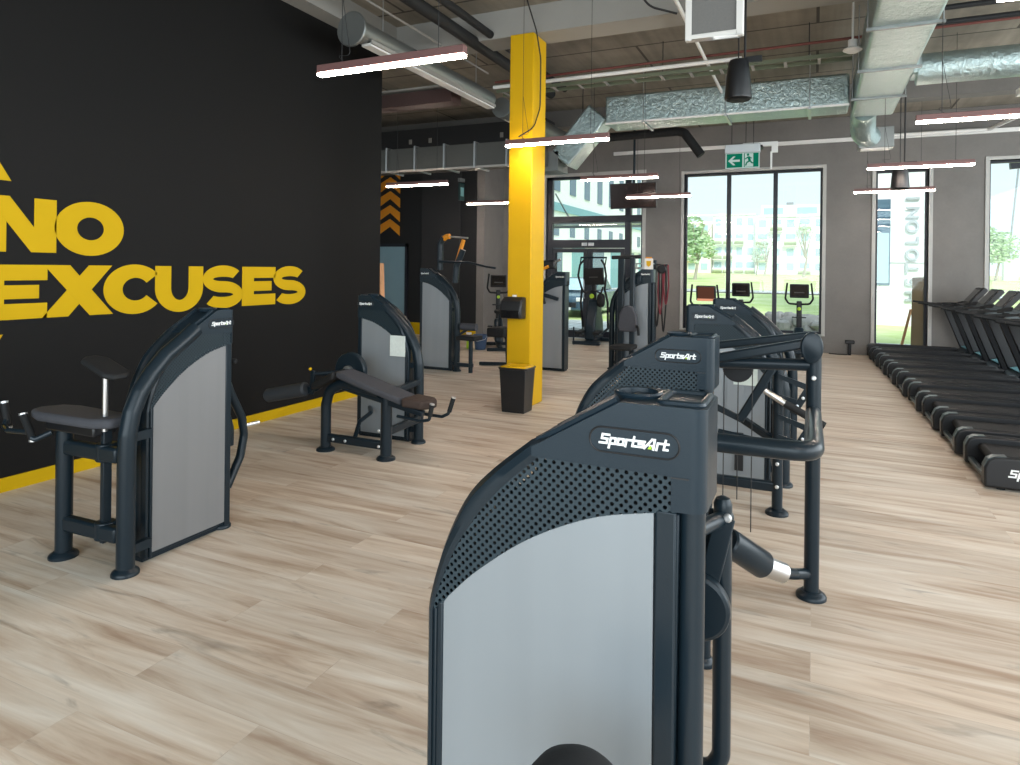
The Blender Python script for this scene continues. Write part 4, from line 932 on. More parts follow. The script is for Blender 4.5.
# ------------------------------------------------------------------ pendant linear lamps
def make_lamp():
    t = thing('linear_lamp', 'x', 'ceiling lamp', (0, 0, 0), 0, 'pendant linear lamps')
    b = lambda mb, nm, mt, par=t, **k: mb.build(nm, mt, par, world=False, **k)
    b(MB().box(-.635, .635, -.030, .030, .024, .082), 'housing', M_pink, bevel=.004)
    b(MB().box(-.632, .632, -.027, .027, .0, .024), 'diffuser', M_lamp, bevel=.004)
    for x in (-.42, .42): b(MB().cyl((x, 0, .085), (x, 0, CZ-3.15+.02), .003, 6), 'suspension_wire', M_cable)
    b(MB().tube([(-.40, 0, .085), (-.46, 0, .14), (-.34, .0, .13), (-.38, 0, .35), (-.42, 0, .6)], .0025, 6, .03), 'feed_cable', M_cable)
    return t
lamps = [(-2.84, 4.06, 'largest glowing linear lamp hanging beside the black wall, closest to the camera on the left'),
         (-2.75, 7.28, 'linear lamp crossing in front of the yellow column'),
         (-6.50, 10.2, 'linear lamp glowing in front of the orange chevrons'),
         (-6.66, 13.6, 'linear lamp just left of the yellow column, near the far dark wall'),
         (-2.90, 10.55, 'linear lamp above the dark wall screen, right of the yellow column'),
         (-2.87, 13.4, 'linear lamp just below and right of the dark wall screen'),
         (1.29, 10.70, 'longer-looking linear lamp above the narrow window'),
         (1.27, 13.8, 'linear lamp behind the small speaker at the narrow window'),
         (1.51, 7.55, 'linear lamp at the right edge above the treadmills'),
         (1.50, 4.3, None), (1.5, .9, None)]  # last two lamps are added out of view to light the hall
lp0 = make_lamp()
for i, (x, y, lab) in enumerate(lamps):
    o = lp0 if i == 0 else copy_tree(lp0)
    o.location = (x, y, 3.15)
    o['label'] = lab or ['linear lamp over the right side of the hall beyond the frame', 'linear lamp over the right front corner beyond the frame'][i-9]

# ------------------------------------------------------------------ ducts, pipes and ceiling fittings
def duct(name, label, mb, mat, flanges=None, **k):
    t = thing(name, label, 'air duct', (0, 0, 0)); 
    mb.build('duct_body', mat, t, **k)
    return t
t = duct('air_duct', 'broad foil-wrapped duct running towards the viewer along the ceiling', MB().box(.49, 1.075, 3.0, 11.9, 4.15, 4.62), M_foil, bevel=.04, seg=3)
for y in (4.6, 6.1, 7.6, 9.15, 10.6):
    Bw(MB().box(.44, 1.12, y-.02, y+.02, 4.12, 4.15), 'strut', M_galv, t)
    for x in (.455, 1.105): Bw(MB().cyl((x, y, 4.13), (x, y, CZ), .006, 6), 'hanger_rod', M_alu, t)
t = duct('air_duct', 'foil-wrapped duct running across the hall behind the speaker', MB().box(-3.25, .43, 10.95, 11.6, 4.15, 4.62), M_foil, bevel=.03, seg=3)
for x in (-2.6, -1.3, -.1): Bw(MB().box(x-.02, x+.02, 10.9, 11.65, 4.12, 4.15).cyl((x, 10.92, 4.13), (x, 10.92, CZ), .006, 6), 'hanger', M_alu, t)
Bw(MB().box(-3.25, .43, 10.93, 10.95, 4.14, 4.17), 'edge_tape', M_white, t)
duct('air_duct', 'round foil duct branching to the right above the treadmills', MB().cyl((1.13, 9.75, 4.25), (6.0, 9.75, 4.25), .19, 28).box(1.08,1.14,9.55,9.95,4.17,4.5), M_foil)
t = duct('air_duct', 'short foil elbow dropping to a square outlet in front of the back wall', MB().tube([(.68, 11.95, 4.28), (.68, 12.25, 4.2), (.70, 12.5, 4.02), (.82, 12.75, 3.95)], .19, 20, .2), M_foil)
Bw(MB().box(.64, 1.16, 12.62, 12.94, 3.78, 4.12), 'outlet_box', M_galv, t, bevel=.006); Bw(MB().box(.68, 1.12, 12.66, 12.90, 3.765, 3.78), 'outlet_grille', M_white, t)
t = duct('air_duct', 'dark galvanised duct with flanges running left of the column over the far machines', MB().box(-9.5, -4.3, 10.5, 11.0, 3.50, 3.90), mat_foil('dark_sheet_steel', (.11, .108, .10), .5, 8.0, .2))
fl_ = MB()
for x in [-9.2+.62*i for i in range(8)]: fl_.box(x-.015, x+.015, 10.46, 11.04, 3.47, 3.93)
Bw(fl_, 'flanges', M_alu, t); Bw(MB().box(-9.5, -4.3, 10.47, 10.5, 3.46, 3.50), 'edge_strip', M_beam, t)
t = duct('air_duct', 'slanting foil-wrapped duct section just right of the yellow column', MB().bar((-4.10, 11.28, 3.62), (-3.42, 11.28, 4.40), .50, .42), M_foil, bevel=.03, seg=3)
Bw(MB().cyl((-3.75, 11.25, 4.15), (-3.75, 11.25, CZ+.01), .008, 6), 'hanger_rod', M_cable, t)
Bw(MB().bar((-4.5, 11.28, 3.6), (-4.12, 11.28, 3.6), .50, .34), 'end_section', M_galv, t)
t = duct('air_duct', 'pale round duct with a flanged end hanging beside the black wall', MB().cyl((-4.68, 6.05, 4.34), (-4.68, 9.4, 4.34), .125, 28), M_galv)
Bw(MB().lathe((-4.70, 6.0, 4.33), [(.185, 0), (.195, .01), (.195, .03), (.13, .05)], (0, 1, 0), 32), 'end_flange', M_galv, t)
Bw(MB().box(-4.70, -4.58, 6.2, 9.4, 4.19, 4.22), 'under_strip', M_white, t); Bw(MB().box(-4.58, -4.555, 6.2, 9.4, 4.21, 4.25), 'side_strip', M_beam, t); Bw(MB().cyl((-4.7,6.6,4.45),(-4.7,6.6,CZ+.01),.008,6).cyl((-4.7,9.0,4.45),(-4.7,9.0,CZ+.01),.008,6),'hanger', M_alu, t)
t = duct('air_duct', 'pale duct end continuing behind the yellow column', MB().cyl((-4.70, 9.9, 4.33), (-4.70, 13.0, 4.33), .165, 24), M_galv)
t = duct('air_duct', 'dark boxed duct across the far left under the ceiling', MB().box(-10, -4.9, 12.4, 12.9, 4.22, 4.70), M_darkgrey)
for x in (-8.1, -7.6, -5.9): Bw(MB().box(x, x+.07, 12.385, 12.4, 4.38, 4.48), 'white_tag', M_beam, t)
t = duct('air_duct', 'dark brown boxed duct below the ceiling, left of the column', MB().box(-9, -4.9, 8.6, 8.9, 4.15, 4.35), plain('maroon_paint', (.05, .022, .018), .6))
Bw(MB().box(-9, -4.9, 8.55, 8.95, 4.37, 4.40), 'top_tray', M_beam, t)
def pipe(name, label, cat, mb, mat): return tag(mb.build(name, mat), label, cat)
for i, (x, r, z, lab) in enumerate([(-4.02, .075, 4.60, 'thick dark pipe running along the ceiling beside the pale round duct'), (-3.78, .05, 4.66, 'thinner dark pipe running along the ceiling, right of the thick one')]):
    pipe('ceiling_pipe', lab, 'pipe', MB().cyl((x, 3, z), (x, 10.4, z), r, 16), M_rubber)
pipe('ceiling_pipe', 'thin cream pipe along the ceiling above the black wall', 'pipe', MB().cyl((-4.50, 3.0, 4.62), (-4.50, 9.0, 4.62), .014, 10), M_beam)
pipe('ceiling_pipe', 'red sprinkler pipe crossing the ceiling behind the column', 'pipe', MB().cyl((-4.5, 9.25, 4.55), (4.0, 9.25, 4.62), .018, 12), M_red)
pipe('ceiling_pipe', 'white conduit crossing the ceiling just below the red pipe', 'pipe', MB().cyl((-4.5, 9.2, 4.46), (-.9, 9.2, 4.48), .028, 12), M_white)
ct = thing('cable_tray', 'green-grey cable tray crossing the ceiling under the red pipe', 'cable tray', (-1, 9.35, 4.40))
Bw(MB().box(-4.5, .4, 9.3, 9.32, 4.40, 4.45).box(-4.5, .4, 9.54, 9.56, 4.40, 4.45), 'tray_side', M_tray, ct)
for i in range(12): Bw(MB().box(-4.4+i*.4, -4.36+i*.4, 9.3, 9.56, 4.395, 4.402), 'tray_rung', M_beam, ct)
for x in (-4.0, -2.0, -.1): Bw(MB().cyl((x, 9.55, 4.42), (x, 9.55, CZ+.01), .006, 6), 'hanger_rod', M_cable, ct)
pipe('ceiling_pipe', 'white conduit running away along the ceiling next to the square grille', 'pipe', MB().cyl((-1.36, 5.5, 4.55), (-1.36, 10.9, 4.5), .022, 10), M_white)
pipe('ceiling_cable', 'black cable looping beside the square ceiling grille', 'cable', MB().tube([(-1.62, 6.4, 4.9), (-1.68, 6.42, 4.55), (-1.5, 6.5, 4.27), (-1.25, 6.6, 4.2)], .011, 8, .2), M_cable)
pipe('column_cable', 'thin dark cable running down the right side of the yellow column', 'cable', MB().tube([(-3.06, 7.0, 4.9), (-3.10, 7.5, 4.58), (-3.12, 7.70, 4.3), (-3.13, 7.72, 3.7), (-3.14, 7.55, 3.42), (-3.3, 7.45, 3.30)], .009, 8, .2), M_cable)
pipe('ceiling_cable', 'dark conduit running along the ceiling above the beam to the column', 'cable', MB().tube([(-3.06, 7.0, 4.92), (-.9, 6.85, 4.92), (1.5, 6.7, 4.92)], .012, 8), M_cable)
pipe('ceiling_pipe', 'black insulated pipe bending down in front of the far wall', 'pipe', MB().tube([(-4.6, 13.0, 4.33), (-2.42, 13.0, 4.36), (-2.30, 13.0, 4.33), (-1.98, 13.0, 3.88)], .085, 16, .1), M_rubber)
pipe('ceiling_pipe', 'pair of thin dark pipes crossing the ceiling above the foil branch', 'pipe', MB().cyl((1.1, 8.6, 4.6), (6, 8.6, 4.6), .03, 10).cyl((1.1, 8.85, 4.52), (6, 8.85, 4.52), .03, 10), M_rubber)
pipe('ceiling_pipe', 'white pipe along the top of the back wall, right end bent towards the viewer', 'pipe', MB().tube([(1.3, 15.45, 4.47), (3.0, 15.45, 4.47), (3.3, 14.8, 4.55), (5, 14.6, 4.6)], .035, 12, .1), M_white)
# square framed ceiling grille
ac = thing('ceiling_grille', 'square white-framed grey mesh panel hanging at the top of the picture', 'ceiling grille', (-.82, 6.0, 3.72))
F0, F1, GZ, GY = -1.066, -.577, 3.72, 6.0
Bw(MB().box(F0, F0+.05, GY, GY+.07, GZ, 4.86).box(F1-.05, F1, GY, GY+.07, GZ, 4.86).box(F0+.05, F1-.05, GY, GY+.07, GZ, GZ+.05).box(F0+.05, F1-.05, GY, GY+.07, 4.81, 4.86), 'frame', M_whitepl, ac, bevel=.008)
Bw(MB().box(F0+.05, F1-.05, GY+.015, GY+.05, GZ+.05, 4.81), 'mesh_panel', plain('grey_mesh', (.16, .16, .155), .7, 0, .3, .1, 60), ac)
for x in (F0+.03, F1-.03): Bw(MB().cyl((x, GY+.035, 4.85), (x, GY+.035, CZ+.01), .008, 6), 'hanger_rod', M_cable, ac)
# pendant speakers
def speaker(x, y, z, s, label):
    t = thing('pendant_speaker', label, 'speaker', (x, y, z), 0, 'pendant speakers')
    b = lambda mb, nm, mt, par=t, **k: mb.build(nm, mt, par, world=False, **k)
    b(MB().lathe((0, 0, 0), [(.10*s, 0), (.128*s, .012*s), (.13*s, .03*s), (.112*s, .25*s), (.095*s, .37*s), (.085*s, .395*s), (.05*s, .405*s)], seg=36), 'cabinet', M_blackpl)
    b(MB().lathe((0, 0, -.001), [(.112*s, 0), (.09*s, -.004), (.001, -.005)], seg=32), 'speaker_grille', M_rubber)
    b(MB().cyl((0, 0, .40*s), (0, 0, CZ-z), .007, 8).cyl((.06*s, 0, .39*s), (.06*s, 0, CZ-z), .012, 8), 'suspension_cable', M_cable)
    b(MB().box(.05, .22*s, -.02, .02, .36*s, .42*s), 'bracket', M_blackpl)
speaker(-.715, 7.0, 3.40, 1.0, 'black pendant speaker hanging at top centre-right, left of the big foil duct')
speaker(1.12, 11.3, 2.93, .95, 'small black pendant speaker in front of the narrow window')
# exit signs
ex = thing('exit_sign', 'green and white exit sign with arrow and running man above the big window', 'exit sign', (-1.13, 12.0, 3.46))
X0, X1, EY = -1.42, -.87, 12.0
Bw(MB().box(X0-.01, X1+.01, EY-.03, EY+.05, 3.71, 3.86), 'lamp_housing', M_alu, ex, bevel=.008)
Bw(MB().box(X0, X1, EY-.005, EY+.012, 3.45, 3.72), 'sign_plate', M_exitw, ex)
Bw(MB().box(X0+.02, X0+.275, EY-.011, EY-.005, 3.465, 3.70), 'arrow_field', M_exit, ex)
Bw(MB().box(X0+.30, X1-.015, EY-.011, EY-.005, 3.465, 3.70), 'figure_field', M_exit, ex)
ax, az = X0+.145, 3.58
Bw(MB().prism([(ax-.10, az), (ax-.02, az+.075), (ax+.02, az+.075), (ax-.035, az+.018), (ax+.09, az+.018), (ax+.09, az-.018), (ax-.035, az-.018), (ax+.02, az-.075), (ax-.02, az-.075)], 'y', EY-.016, EY-.011), 'arrow', M_exitw, ex)
Bw(MB().box(X0+.315, X0+.45, EY-.0135, EY-.011, 3.47, 3.695), 'doorway', M_exitw, ex)
rx, rz_ = X0+.375, 3.60
man = MB()
for a, b_, w_ in [((rx, rz_+.04), (rx+.02, rz_-.03), .04), ((rx+.02, rz_-.03), (rx-.03, rz_-.06), .025), ((rx-.03, rz_-.06), (rx-.045, rz_-.11), .022), ((rx+.02, rz_-.03), (rx+.06, rz_-.07), .025), ((rx+.06, rz_-.07), (rx+.11, rz_-.075), .02), ((rx, rz_+.04), (rx-.055, rz_+.0), .018), ((rx, rz_+.04), (rx+.05, rz_+.01), .018)]:
    man.bar((a[0], EY-.016, a[1]), (b_[0], EY-.016, b_[1]), .004, w_, (0, 0, 1) if abs(a[0]-b_[0]) > abs(a[1]-b_[1]) else (1, 0, 0))
man.lathe((rx-.008, EY-.014, rz_+.072), [(.02, 0), (.02, .004)], (0, -1, 0), 16); Bw(man, 'running_figure', M_exit, ex, smooth=False)
Bw(MB().box(X0+.25, X1+.27, EY+.3, EY+.34, 3.86, 3.93).box(X1+.17, X1+.27, EY+.3, EY+.34, 3.74, 3.87).box(X1+.15, X1+.18, EY+.3, EY+.34, 3.46, 3.76), 'wall_bracket', M_whitepl, ex, bevel=.004)
Bw(MB().cyl((X0+.1, EY, 3.86), (X0+.1, EY, CZ), .006, 6).cyl((X1-.1, EY, 3.86), (X1-.1, EY, CZ), .006, 6).cyl((X0+.3, EY+.32, 3.93), (X0+.3, EY+.32, CZ), .006, 6).box(X1-.02, X1+.04, EY+.05, EY+.3, 3.80, 3.84), 'hanger', M_cable, ex)
e2 = thing('exit_sign', 'dim green exit sign seen nearly edge-on against the black far wall', 'exit sign', (-7.55, 13.6, 3.1))
Bw(MB().obox((-7.45, 13.6, 3.45), (.10, 1, 0), (1, -.10, 0), (0, 0, 1), .10, .02, .20), 'sign_plate', plain('dim_teal_sign', (.004, .03, .028), .4), e2)
Bw(MB().obox((-7.45, 13.6, 3.72), (.10, 1, 0), (1, -.10, 0), (0, 0, 1), .10, .03, .04), 'lamp_housing', M_galv, e2)
Bw(MB().obox((-7.445, 13.6, 3.45), (.10, 1, 0), (1, -.10, 0), (0, 0, 1), .06, .024, .10), 'pictogram', plain('pale_teal', (.2, .42, .42), .4), e2)
Bw(MB().cyl((-7.45, 13.6, 3.77), (-7.45, 13.6, CZ), .012, 8), 'hanger', M_cable, e2)
# dark wall screen on a bracket
tv = thing('wall_screen', 'dark flat screen hung in front of the door and grey pier', 'screen', (-3.55, 14.1, 3.0))
Bw(MB().obox((-3.55, 14.1, 3.28), (1, -.02, 0), (.02, 1, .14), (0, -.14, 1), .50, .03, .27), 'bezel', M_blackpl, tv, bevel=.008)
Bw(MB().obox((-3.55, 14.066, 3.28), (1, -.02, 0), (.02, 1, .14), (0, -.14, 1), .485, .003, .255), 'display', M_tvred, tv)
Bw(MB().cyl((-3.55, 14.16, 3.3), (-3.55, 14.16, CZ), .025, 12).box(-3.66, -3.44, 14.13, 14.17, 3.2, 3.4), 'ceiling_mount', M_black, tv)
sm = thing('smoke_detector', 'white round detector on the ceiling left of the big foil duct', 'smoke detector', (.30, 9.9, 4.6))
Bw(MB().lathe((.375, 8.85, 4.30), [(.001, -.015), (.055, -.01), (.105, .02), (.10, .035), (.05, .06), (.05, .14), (.02, .15)], seg=28), 'body', M_whitepl, sm)
Bw(MB().cyl((.375, 8.85, 4.4), (.375, 8.85, CZ), .012, 8), 'stem', M_whitepl, sm)
pipe('ceiling_lamp_panel', 'white square fitting at the right edge under the ceiling', 'ceiling fitting', MB().box(2.12, 2.5, 9.2, 9.6, 3.78, 3.86), M_whitepl)

# ------------------------------------------------------------------ outside
S('ground_paving', MB().box(-40, 40, BY+.3, 19.6, -.3, -.1), M_pave)
g = MB(); nx, ny = 30, 16; V = []; F = []
for j in range(ny):
    y = 19.6+(j/(ny-1))**1.5*150
    for i in range(nx):
        x = -60+i/(nx-1)*130*1.0; V.append((x, y, -.1+1.45*min(1, max(0, (y-19.6)/90))))
for j in range(ny-1):
    for i in range(nx-1): o = j*nx+i; F.append((o, o+1, o+nx+1, o+nx))
g.poly(V, F); S('lawn_ground', g, M_grass)
S('path_ground', MB().obox((-15, 46, .36), (1, 0, 0), (0, 1, .0161), (0, -.0161, 1), 45, 1.6, .04), M_pave)
S('street_ground', MB().box(-26, -5.2, 19.0, 70, -.3, -.06), M_pave)
def block(t, nm, x0, x1, y0, y1, z0, z1, mt, **k): return Bw(MB().box(x0, x1, y0, y1, z0, z1), nm, mt, t, **k)
# far apartment blocks
def apartments(label, x0, x1, y, z1, floors, bays, wall, accent, seed):
    rn = random.Random(seed); t = thing('apartment_building', label, 'building', ((x0+x1)/2, y+5, 1.2))
    block(t, 'wall', x0, x1, y, y+10, 1.0, z1, wall); block(t, 'parapet', x0, x1, y-.2, y+10, z1, z1+.25, M_white)
    h = (z1-1.2)/floors; w = (x1-x0)/bays
    for f in range(floors):
        for b in range(bays):
            xx = x0+w*(b+.5); zz = 1.2+h*f
            r = rn.random()
            if r < .62:
                wd = Bw(MB().box(xx-w*.26, xx+w*.26, y-.06, y, zz+h*.32, zz+h*.82), 'window', M_winblue, t)
            else:
                Bw(MB().box(xx-w*.34, xx+w*.34, y-.06, y, zz+h*.08, zz+h*.84), 'balcony_door', M_winblue, t)
                Bw(MB().box(xx-w*.45, xx+w*.45, y-1.0, y, zz-.05, zz+.12).box(xx-w*.45, xx+w*.45, y-1.0, y-.94, zz+.12, zz+1.0), 'balcony', M_plaster, t)
    for f in range(1, floors):
        if accent is not None: Bw(MB().box(x0, x0+(x1-x0)*.5, y-.04, y, 1.2+h*f-.15, 1.2+h*f+.35), 'accent_band', accent, t)
    return t
ap = apartments('low pale apartment block with orange bands beyond the lawn, behind the tree', -21, -15.1, 110, 9.3, 4, 3, M_plaster2, M_terra, 3)
ap = apartments('white apartment block in the middle of the big window beyond the lawn', -15.0, -8.5, 111.5, 10.5, 4, 4, M_plaster, None, 5)
ap = apartments('tallest white apartment block at the right of the big window with a set-back top floor', -8.4, 3.5, 110, 10.0, 4, 6, M_plaster, None, 9)
block(ap, 'top_floor', -7.8, 2.5, 112, 119, 10.2, 12.0, M_plaster2); Bw(MB().box(-7.4, -4.6, 111.94, 112, 10.6, 11.6).box(-2.6, .2, 111.94, 112, 10.6, 11.6), 'top_window', M_winblue, ap)
Bw(MB().box(-4.2, -3.2, 114, 115, 12.0, 12.6), 'roof_unit', M_alu, ap)
yl = apartments('pale yellow house glimpsed through the door side light', -27.5, -22.5, 96, 9, 3, 3, plain('yellow_plaster', srgb(238, 218, 150), .8), None, 11)
# street building beside the door
ob = thing('street_building', 'white building with rows of tall dark windows seen through the glazed door', 'building', (-16, 43, 0))
block(ob, 'wall', -22, -13, 24, 62, -.1, 13, M_plaster)
for i in range(13):
    y = 26+i*2.7
    Bw(MB().box(-13.02, -12.95, y, y+1.0, 6.0, 9.2), 'window', M_windark, ob); Bw(MB().box(-13.02, -12.95, y+.1, y+.9, 3.55, 4.35), 'window', M_windark, ob)
Bw(MB().box(-13.03, -12.9, 24, 62, 4.9, 5.35), 'cornice', M_teal, ob)
for i in range(9): Bw(MB().box(-13.02, -12.96, 25+i*4.1, 27.4+i*4.1, .1, 3.0), 'shop_window', M_teal if i % 2 else M_windark, ob)
Bw(MB().box(-13.3, -12.8, 24, 62, 3.05, 3.3), 'awning', M_white, ob)
# canopy outside the door
cp = thing('entrance_canopy', 'slim glass and steel canopy outside above the double door', 'canopy', (-5, 16.6, 2.9))
Bw(MB().box(-6.6, -3.2, 15.95, 17.4, 2.86, 2.92), 'canopy_glass', M_windark, cp); Bw(MB().box(-6.6, -3.2, 17.36, 17.44, 2.82, 2.96).box(-6.6, -3.2, 15.92, 15.98, 2.82, 2.98), 'canopy_rail', M_alu, cp)
Bw(MB().cyl((-6.0, 17.3, 2.9), (-6.0, 15.92, 3.6), .02, 8).cyl((-3.9, 17.3, 2.9), (-3.9, 15.92, 3.6), .02, 8), 'canopy_stay', M_alu, cp)
# parked car
car = thing('car', 'dark blue-grey car parked on the street behind the left door leaf', 'car', (-8.0, 22.5, -.06), 0)
CXX, CYY, CZZ = -8.15, 22.6, -.06
def carp(pts, a, b): return MB().prism([(CYY+u, CZZ+v) for u, v in pts], 'x', CXX+a, CXX+b)
Bw(carp([(0, .28), (0, .62), (.10, .80), (1.05, .95), (3.4, .98), (4.1, .92), (4.15, .35), (4.05, .25)], -.88, .88), 'body', M_carblue, car, bevel=.09, seg=3)
Bw(carp([(.95, .93), (1.75, 1.42), (2.9, 1.45), (3.75, .96)], -.74, .74), 'cabin', M_carblue, car, bevel=.08, seg=3)
Bw(carp([(.98, .985), (1.62, 1.385), (1.60, 1.41), (.94, .99)], -.64, .64), 'windshield', M_winblue, car)
Bw(carp([(1.35, 1.0), (1.85, 1.36), (2.8, 1.38), (3.4, 1.0)], -.755, .755), 'side_window', M_windark, car)
for s in (-1, 1):
    Bw(MB().obox((CXX+s*.62, CYY+.03, CZZ+.68), (1, .15*s, 0), (-.15*s, 1, 0), (0, 0, 1), .17, .04, .07), 'headlight', M_white, car, bevel=.02)
    for yy in (.85, 3.3): Bw(MB().lathe((CXX+s*.80, CYY+yy, CZZ+.30), [(.18, -.09), (.30, -.08), (.30, .08), (.18, .09)], (1, 0, 0), 24), 'wheel', M_rubber, car)
Bw(MB().box(CXX-.45, CXX+.45, CYY-.02, CYY+.02, CZZ+.40, CZZ+.58), 'grille', M_blackpl, car); Bw(MB().box(CXX-.26, CXX+.26, CYY-.03, CYY-.01, CZZ+.30, CZZ+.40), 'number_plate', M_whitepl, car)
# white building with raised vertical letters
wb = thing('lettered_building', 'white outbuilding with raised vertical letters seen through the narrow window', 'building', (3.5, 27, -.1))
block(wb, 'wall', .7, 4.05, 25, 34, -.1, 11, M_plaster)
fr = Bw(MB().box(1.80, 2.22, 24.95, 25.02, 1.30, 4.1), 'window', M_windark, wb); Bw(MB().box(1.84, 2.18, 24.93, 24.96, 1.36, 3.0), 'window_pane', M_winblue, fr)
Bw(MB().box(.7, 4.05, 24.97, 25.0, 2.02, 2.05), 'wall_joint', M_reveal, wb)
for i, chx in enumerate('HETOLONI'):
    put_text('letter', chx, .52, plain('pale_raised_letter', (.42, .45, .47), .6) if i == 0 else MATS['pale_raised_letter'], wb, (2.86-3.5, 24.94-27, .95+.45*i+.1), (0, 0, 1), (-1, 0, 0), offset=.012, extrude=.035)  # grey letter colour stands in for the shadows of the raised letters
pb = thing('plywood_board', 'brown plywood board leaning outside the narrow window', 'board', (1.98, 16.2, -.1))
Bw(MB().obox((1.97, 16.25, .76), (1, 0, .05), (0, 1, .10), (0, -.10, 1), .125, .012, .86), 'panel', M_wood, pb)
tb2 = MB().bar((1.60, 16.12, -.1), (1.82, 16.10, .95), .05, .03, (0, 1, 0)).build('timber_batten', M_timber); tag(tb2, 'thin timber batten leaning against the plywood board outside', 'batten')
# pole far right
pl = thing('mast', 'thin leaning mast with guy equipment beyond the right window', 'mast', (19.5, 90, 1))
Bw(MB().cyl((19.2, 90, 1.0), (20.3, 90, 14.5), .09, 8), 'pole', M_alu, pl); Bw(MB().box(18.9, 20.2, 89.5, 90.5, 1.0, 3.4), 'base_cabinet', M_whitepl, pl)
lamp_o = MB().cyl((4.5, 18.6, -.1), (4.5, 18.6, 4.3), .05, 10).bar((4.5, 18.6, 4.2), (4.0, 18.5, 4.15), .1, .14).build('outdoor_lamp', M_framem); tag(lamp_o, 'dark outdoor fitting at the upper right edge outside the right window', 'outdoor lamp')
# trees
def tree(x, y, z, h, r, label, mat, seed, nleaf=1500):
    rn = random.Random(seed); t = thing('tree', label, 'tree', (x, y, z), 0, 'trees beyond the lawn')
    tr = MB().tube([(x, y, z-.2), (x+.05*h, y, z+h*.3), (x-.03*h, y, z+h*.7)], [.05*h*.5, .03*h*.5, .012*h], 8)
    for k in range(5):
        a = rn.uniform(0, 6.28); tr.tube([(x+.03*h, y, z+h*.3), (x+math.cos(a)*r*.5, y+math.sin(a)*r*.5, z+h*.6), (x+math.cos(a)*r*.8, y+math.sin(a)*r*.8, z+h*.75)], [.012*h, .008*h, .004*h], 6)
    Bw(tr, 'trunk', M_bark, t)
    lv = MB(); ce = [(rn.uniform(-.5, .5)*r, rn.uniform(-.5, .5)*r, rn.uniform(.42, .85)*h, rn.uniform(.35, .6)*r) for _ in range(9)]
    for i in range(nleaf):
        cx, cy, cz, cr = rn.choice(ce); v = Vector((rn.gauss(0, 1), rn.gauss(0, 1), rn.gauss(0, 1))).normalized()*cr*rn.uniform(.75, 1.05)
        p = Vector((x+cx, y+cy, z+cz))+v; s = rn.uniform(.06, .12)*r*.9; a, b = frame_for(Vector((rn.gauss(0, 1), rn.gauss(0, 1), rn.gauss(0, 1))))
        lv.poly([p-a*s, p-b*s*.6, p+a*s, p+b*s*.6], [(0, 1, 2, 3)])
    Bw(lv, 'foliage', mat, t, smooth=False)
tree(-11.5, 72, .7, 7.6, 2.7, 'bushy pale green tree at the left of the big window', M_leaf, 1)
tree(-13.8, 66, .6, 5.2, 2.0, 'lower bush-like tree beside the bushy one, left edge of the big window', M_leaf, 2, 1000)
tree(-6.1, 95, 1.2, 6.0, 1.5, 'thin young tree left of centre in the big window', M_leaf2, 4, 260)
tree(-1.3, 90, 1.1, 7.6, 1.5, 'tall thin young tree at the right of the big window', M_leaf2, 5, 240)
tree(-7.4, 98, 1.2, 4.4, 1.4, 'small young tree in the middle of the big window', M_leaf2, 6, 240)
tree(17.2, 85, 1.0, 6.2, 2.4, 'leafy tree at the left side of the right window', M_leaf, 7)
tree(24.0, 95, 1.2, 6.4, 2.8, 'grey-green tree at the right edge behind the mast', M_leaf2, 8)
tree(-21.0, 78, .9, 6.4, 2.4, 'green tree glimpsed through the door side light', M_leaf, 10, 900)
rub = MB(); rn = random.Random(3)
for i in range(110):
    u = rn.uniform(-1, 1); rub.blob((-.9+1.7*u, 20.6+rn.uniform(0, 1.4), -.05+rn.uniform(0, .42)*(1-u*u*.6)), rn.uniform(.14, .34), rn.uniform(.14, .34), rn.uniform(.10, .22), 8, 6, .3)
o = rub.build('rubble', plain('grey_rubble', (.30, .29, .28), .9, 0, .2, .3, 6)); tag(o, 'bank of grey rubble outside below the big window', 'rubble', kind='stuff')

# ------------------------------------------------------------------ camera
F_PX = 670.0; YAW = math.atan(305/670.0); ROLL = .012; CYH = 272+ROLL*(510-815)
cam = bpy.data.cameras.new('camera'); co_ = bpy.data.objects.new('camera', cam); COL.objects.link(co_)
cam.sensor_fit = 'HORIZONTAL'; cam.sensor_width = 36.0; cam.lens = F_PX/1020*36.0
cam.shift_x = 0.0; cam.shift_y = (CYH-382.5)/1020
cam.clip_start = .05; cam.clip_end = 400
fwd = Vector((-math.sin(YAW), math.cos(YAW), 0)); rt = Vector((math.cos(YAW), math.sin(YAW), 0)); up = Vector((0, 0, 1))
R = Matrix((rt, up, -fwd)).transposed().to_4x4()
co_.matrix_world = Matrix.Translation((0, 0, 1.70)) @ R @ Matrix.Rotation(ROLL, 4, 'Z')
sc.camera = co_

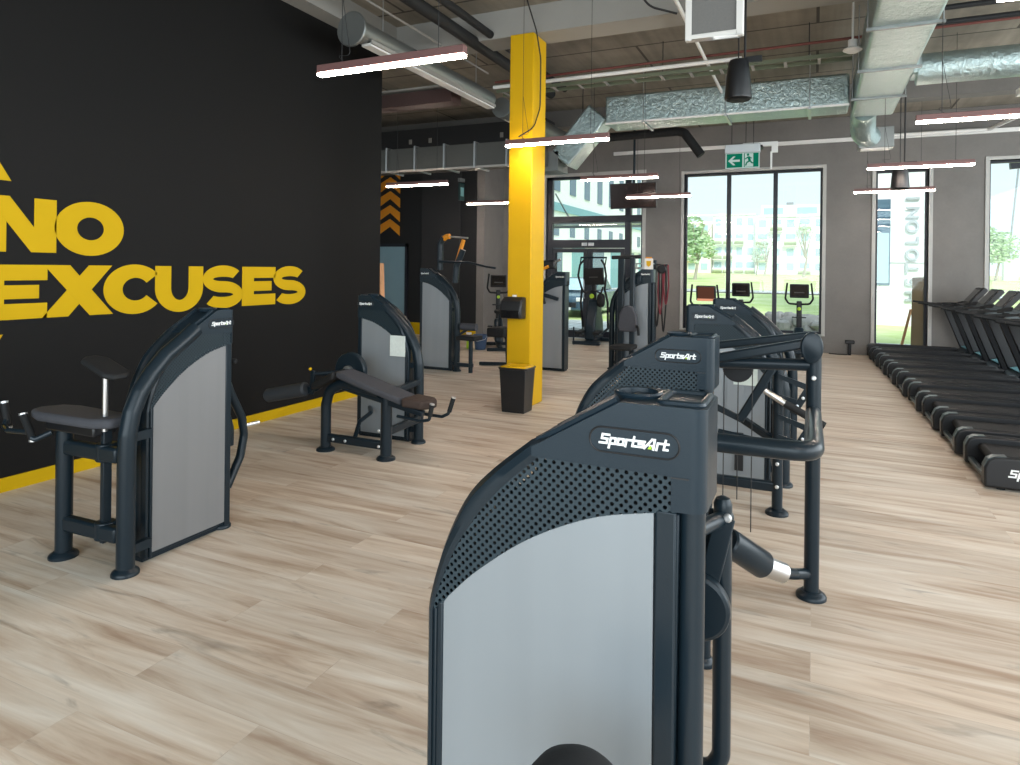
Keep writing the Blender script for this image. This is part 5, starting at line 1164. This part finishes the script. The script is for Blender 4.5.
# ------------------------------------------------------------------ light
wd = bpy.data.worlds.new('overcast_sky'); sc.world = wd; wd.use_nodes = True; nt = wd.node_tree; nt.nodes.clear()
out = nt.nodes.new('ShaderNodeOutputWorld'); bg = nt.nodes.new('ShaderNodeBackground'); tc = nt.nodes.new('ShaderNodeTexCoord')
sp = nt.nodes.new('ShaderNodeSeparateXYZ'); rp = nt.nodes.new('ShaderNodeValToRGB')
rp.color_ramp.elements[0].position = .0; rp.color_ramp.elements[0].color = (.86, .97, 1.0, 1)
rp.color_ramp.elements[1].position = .6; rp.color_ramp.elements[1].color = (.70, .88, 1.0, 1)
nt.links.new(tc.outputs['Generated'], sp.inputs[0]); nt.links.new(sp.outputs['Z'], rp.inputs[0]); nt.links.new(rp.outputs[0], bg.inputs[0])
bg.inputs[1].default_value = 1.15; nt.links.new(bg.outputs[0], out.inputs[0])
def area(name, loc, aim, sx, sy, power, col):
    l = bpy.data.lights.new(name, 'AREA'); l.shape = 'RECTANGLE'; l.size = sx; l.size_y = sy; l.energy = power; l.color = col
    o = bpy.data.objects.new(name, l); COL.objects.link(o); o.location = loc
    o.rotation_euler = (Vector(aim)-Vector(loc)).to_track_quat('-Z', 'Y').to_euler(); return o
area('daylight_behind', (0, -4.8, 2.6), (-1, 6, 1.0), 10, 4.0, 600, (.80, .92, 1.0))  # added fill light behind the camera, for assumed daylight; no window is built there
area('daylight_right', (6.8, 6, 2.7), (-2, 6.5, .6), 16, 4.0, 1000, (.90, .96, 1.0))  # unseen fill lamp added on the open right side, stands in for assumed daylight
sun = bpy.data.lights.new('hazy_sun', 'SUN'); sun.energy = 3.6; sun.angle = math.radians(20); sun.color = (1, .97, .92)
so = bpy.data.objects.new('hazy_sun', sun); COL.objects.link(so); so.rotation_euler = Vector((-.30, .72, -.66)).to_track_quat('-Z', 'Y').to_euler()

sc.view_settings.view_transform = 'Standard'; sc.view_settings.look = 'None'; sc.view_settings.gamma = 1.0; sc.view_settings.use_curve_mapping = False
sc.view_settings.exposure = 0.0
sc.cycles.use_denoising = True
sc.cycles.max_bounces = 8; sc.cycles.transparent_max_bounces = 24; sc.cycles.sample_clamp_indirect = 6.0
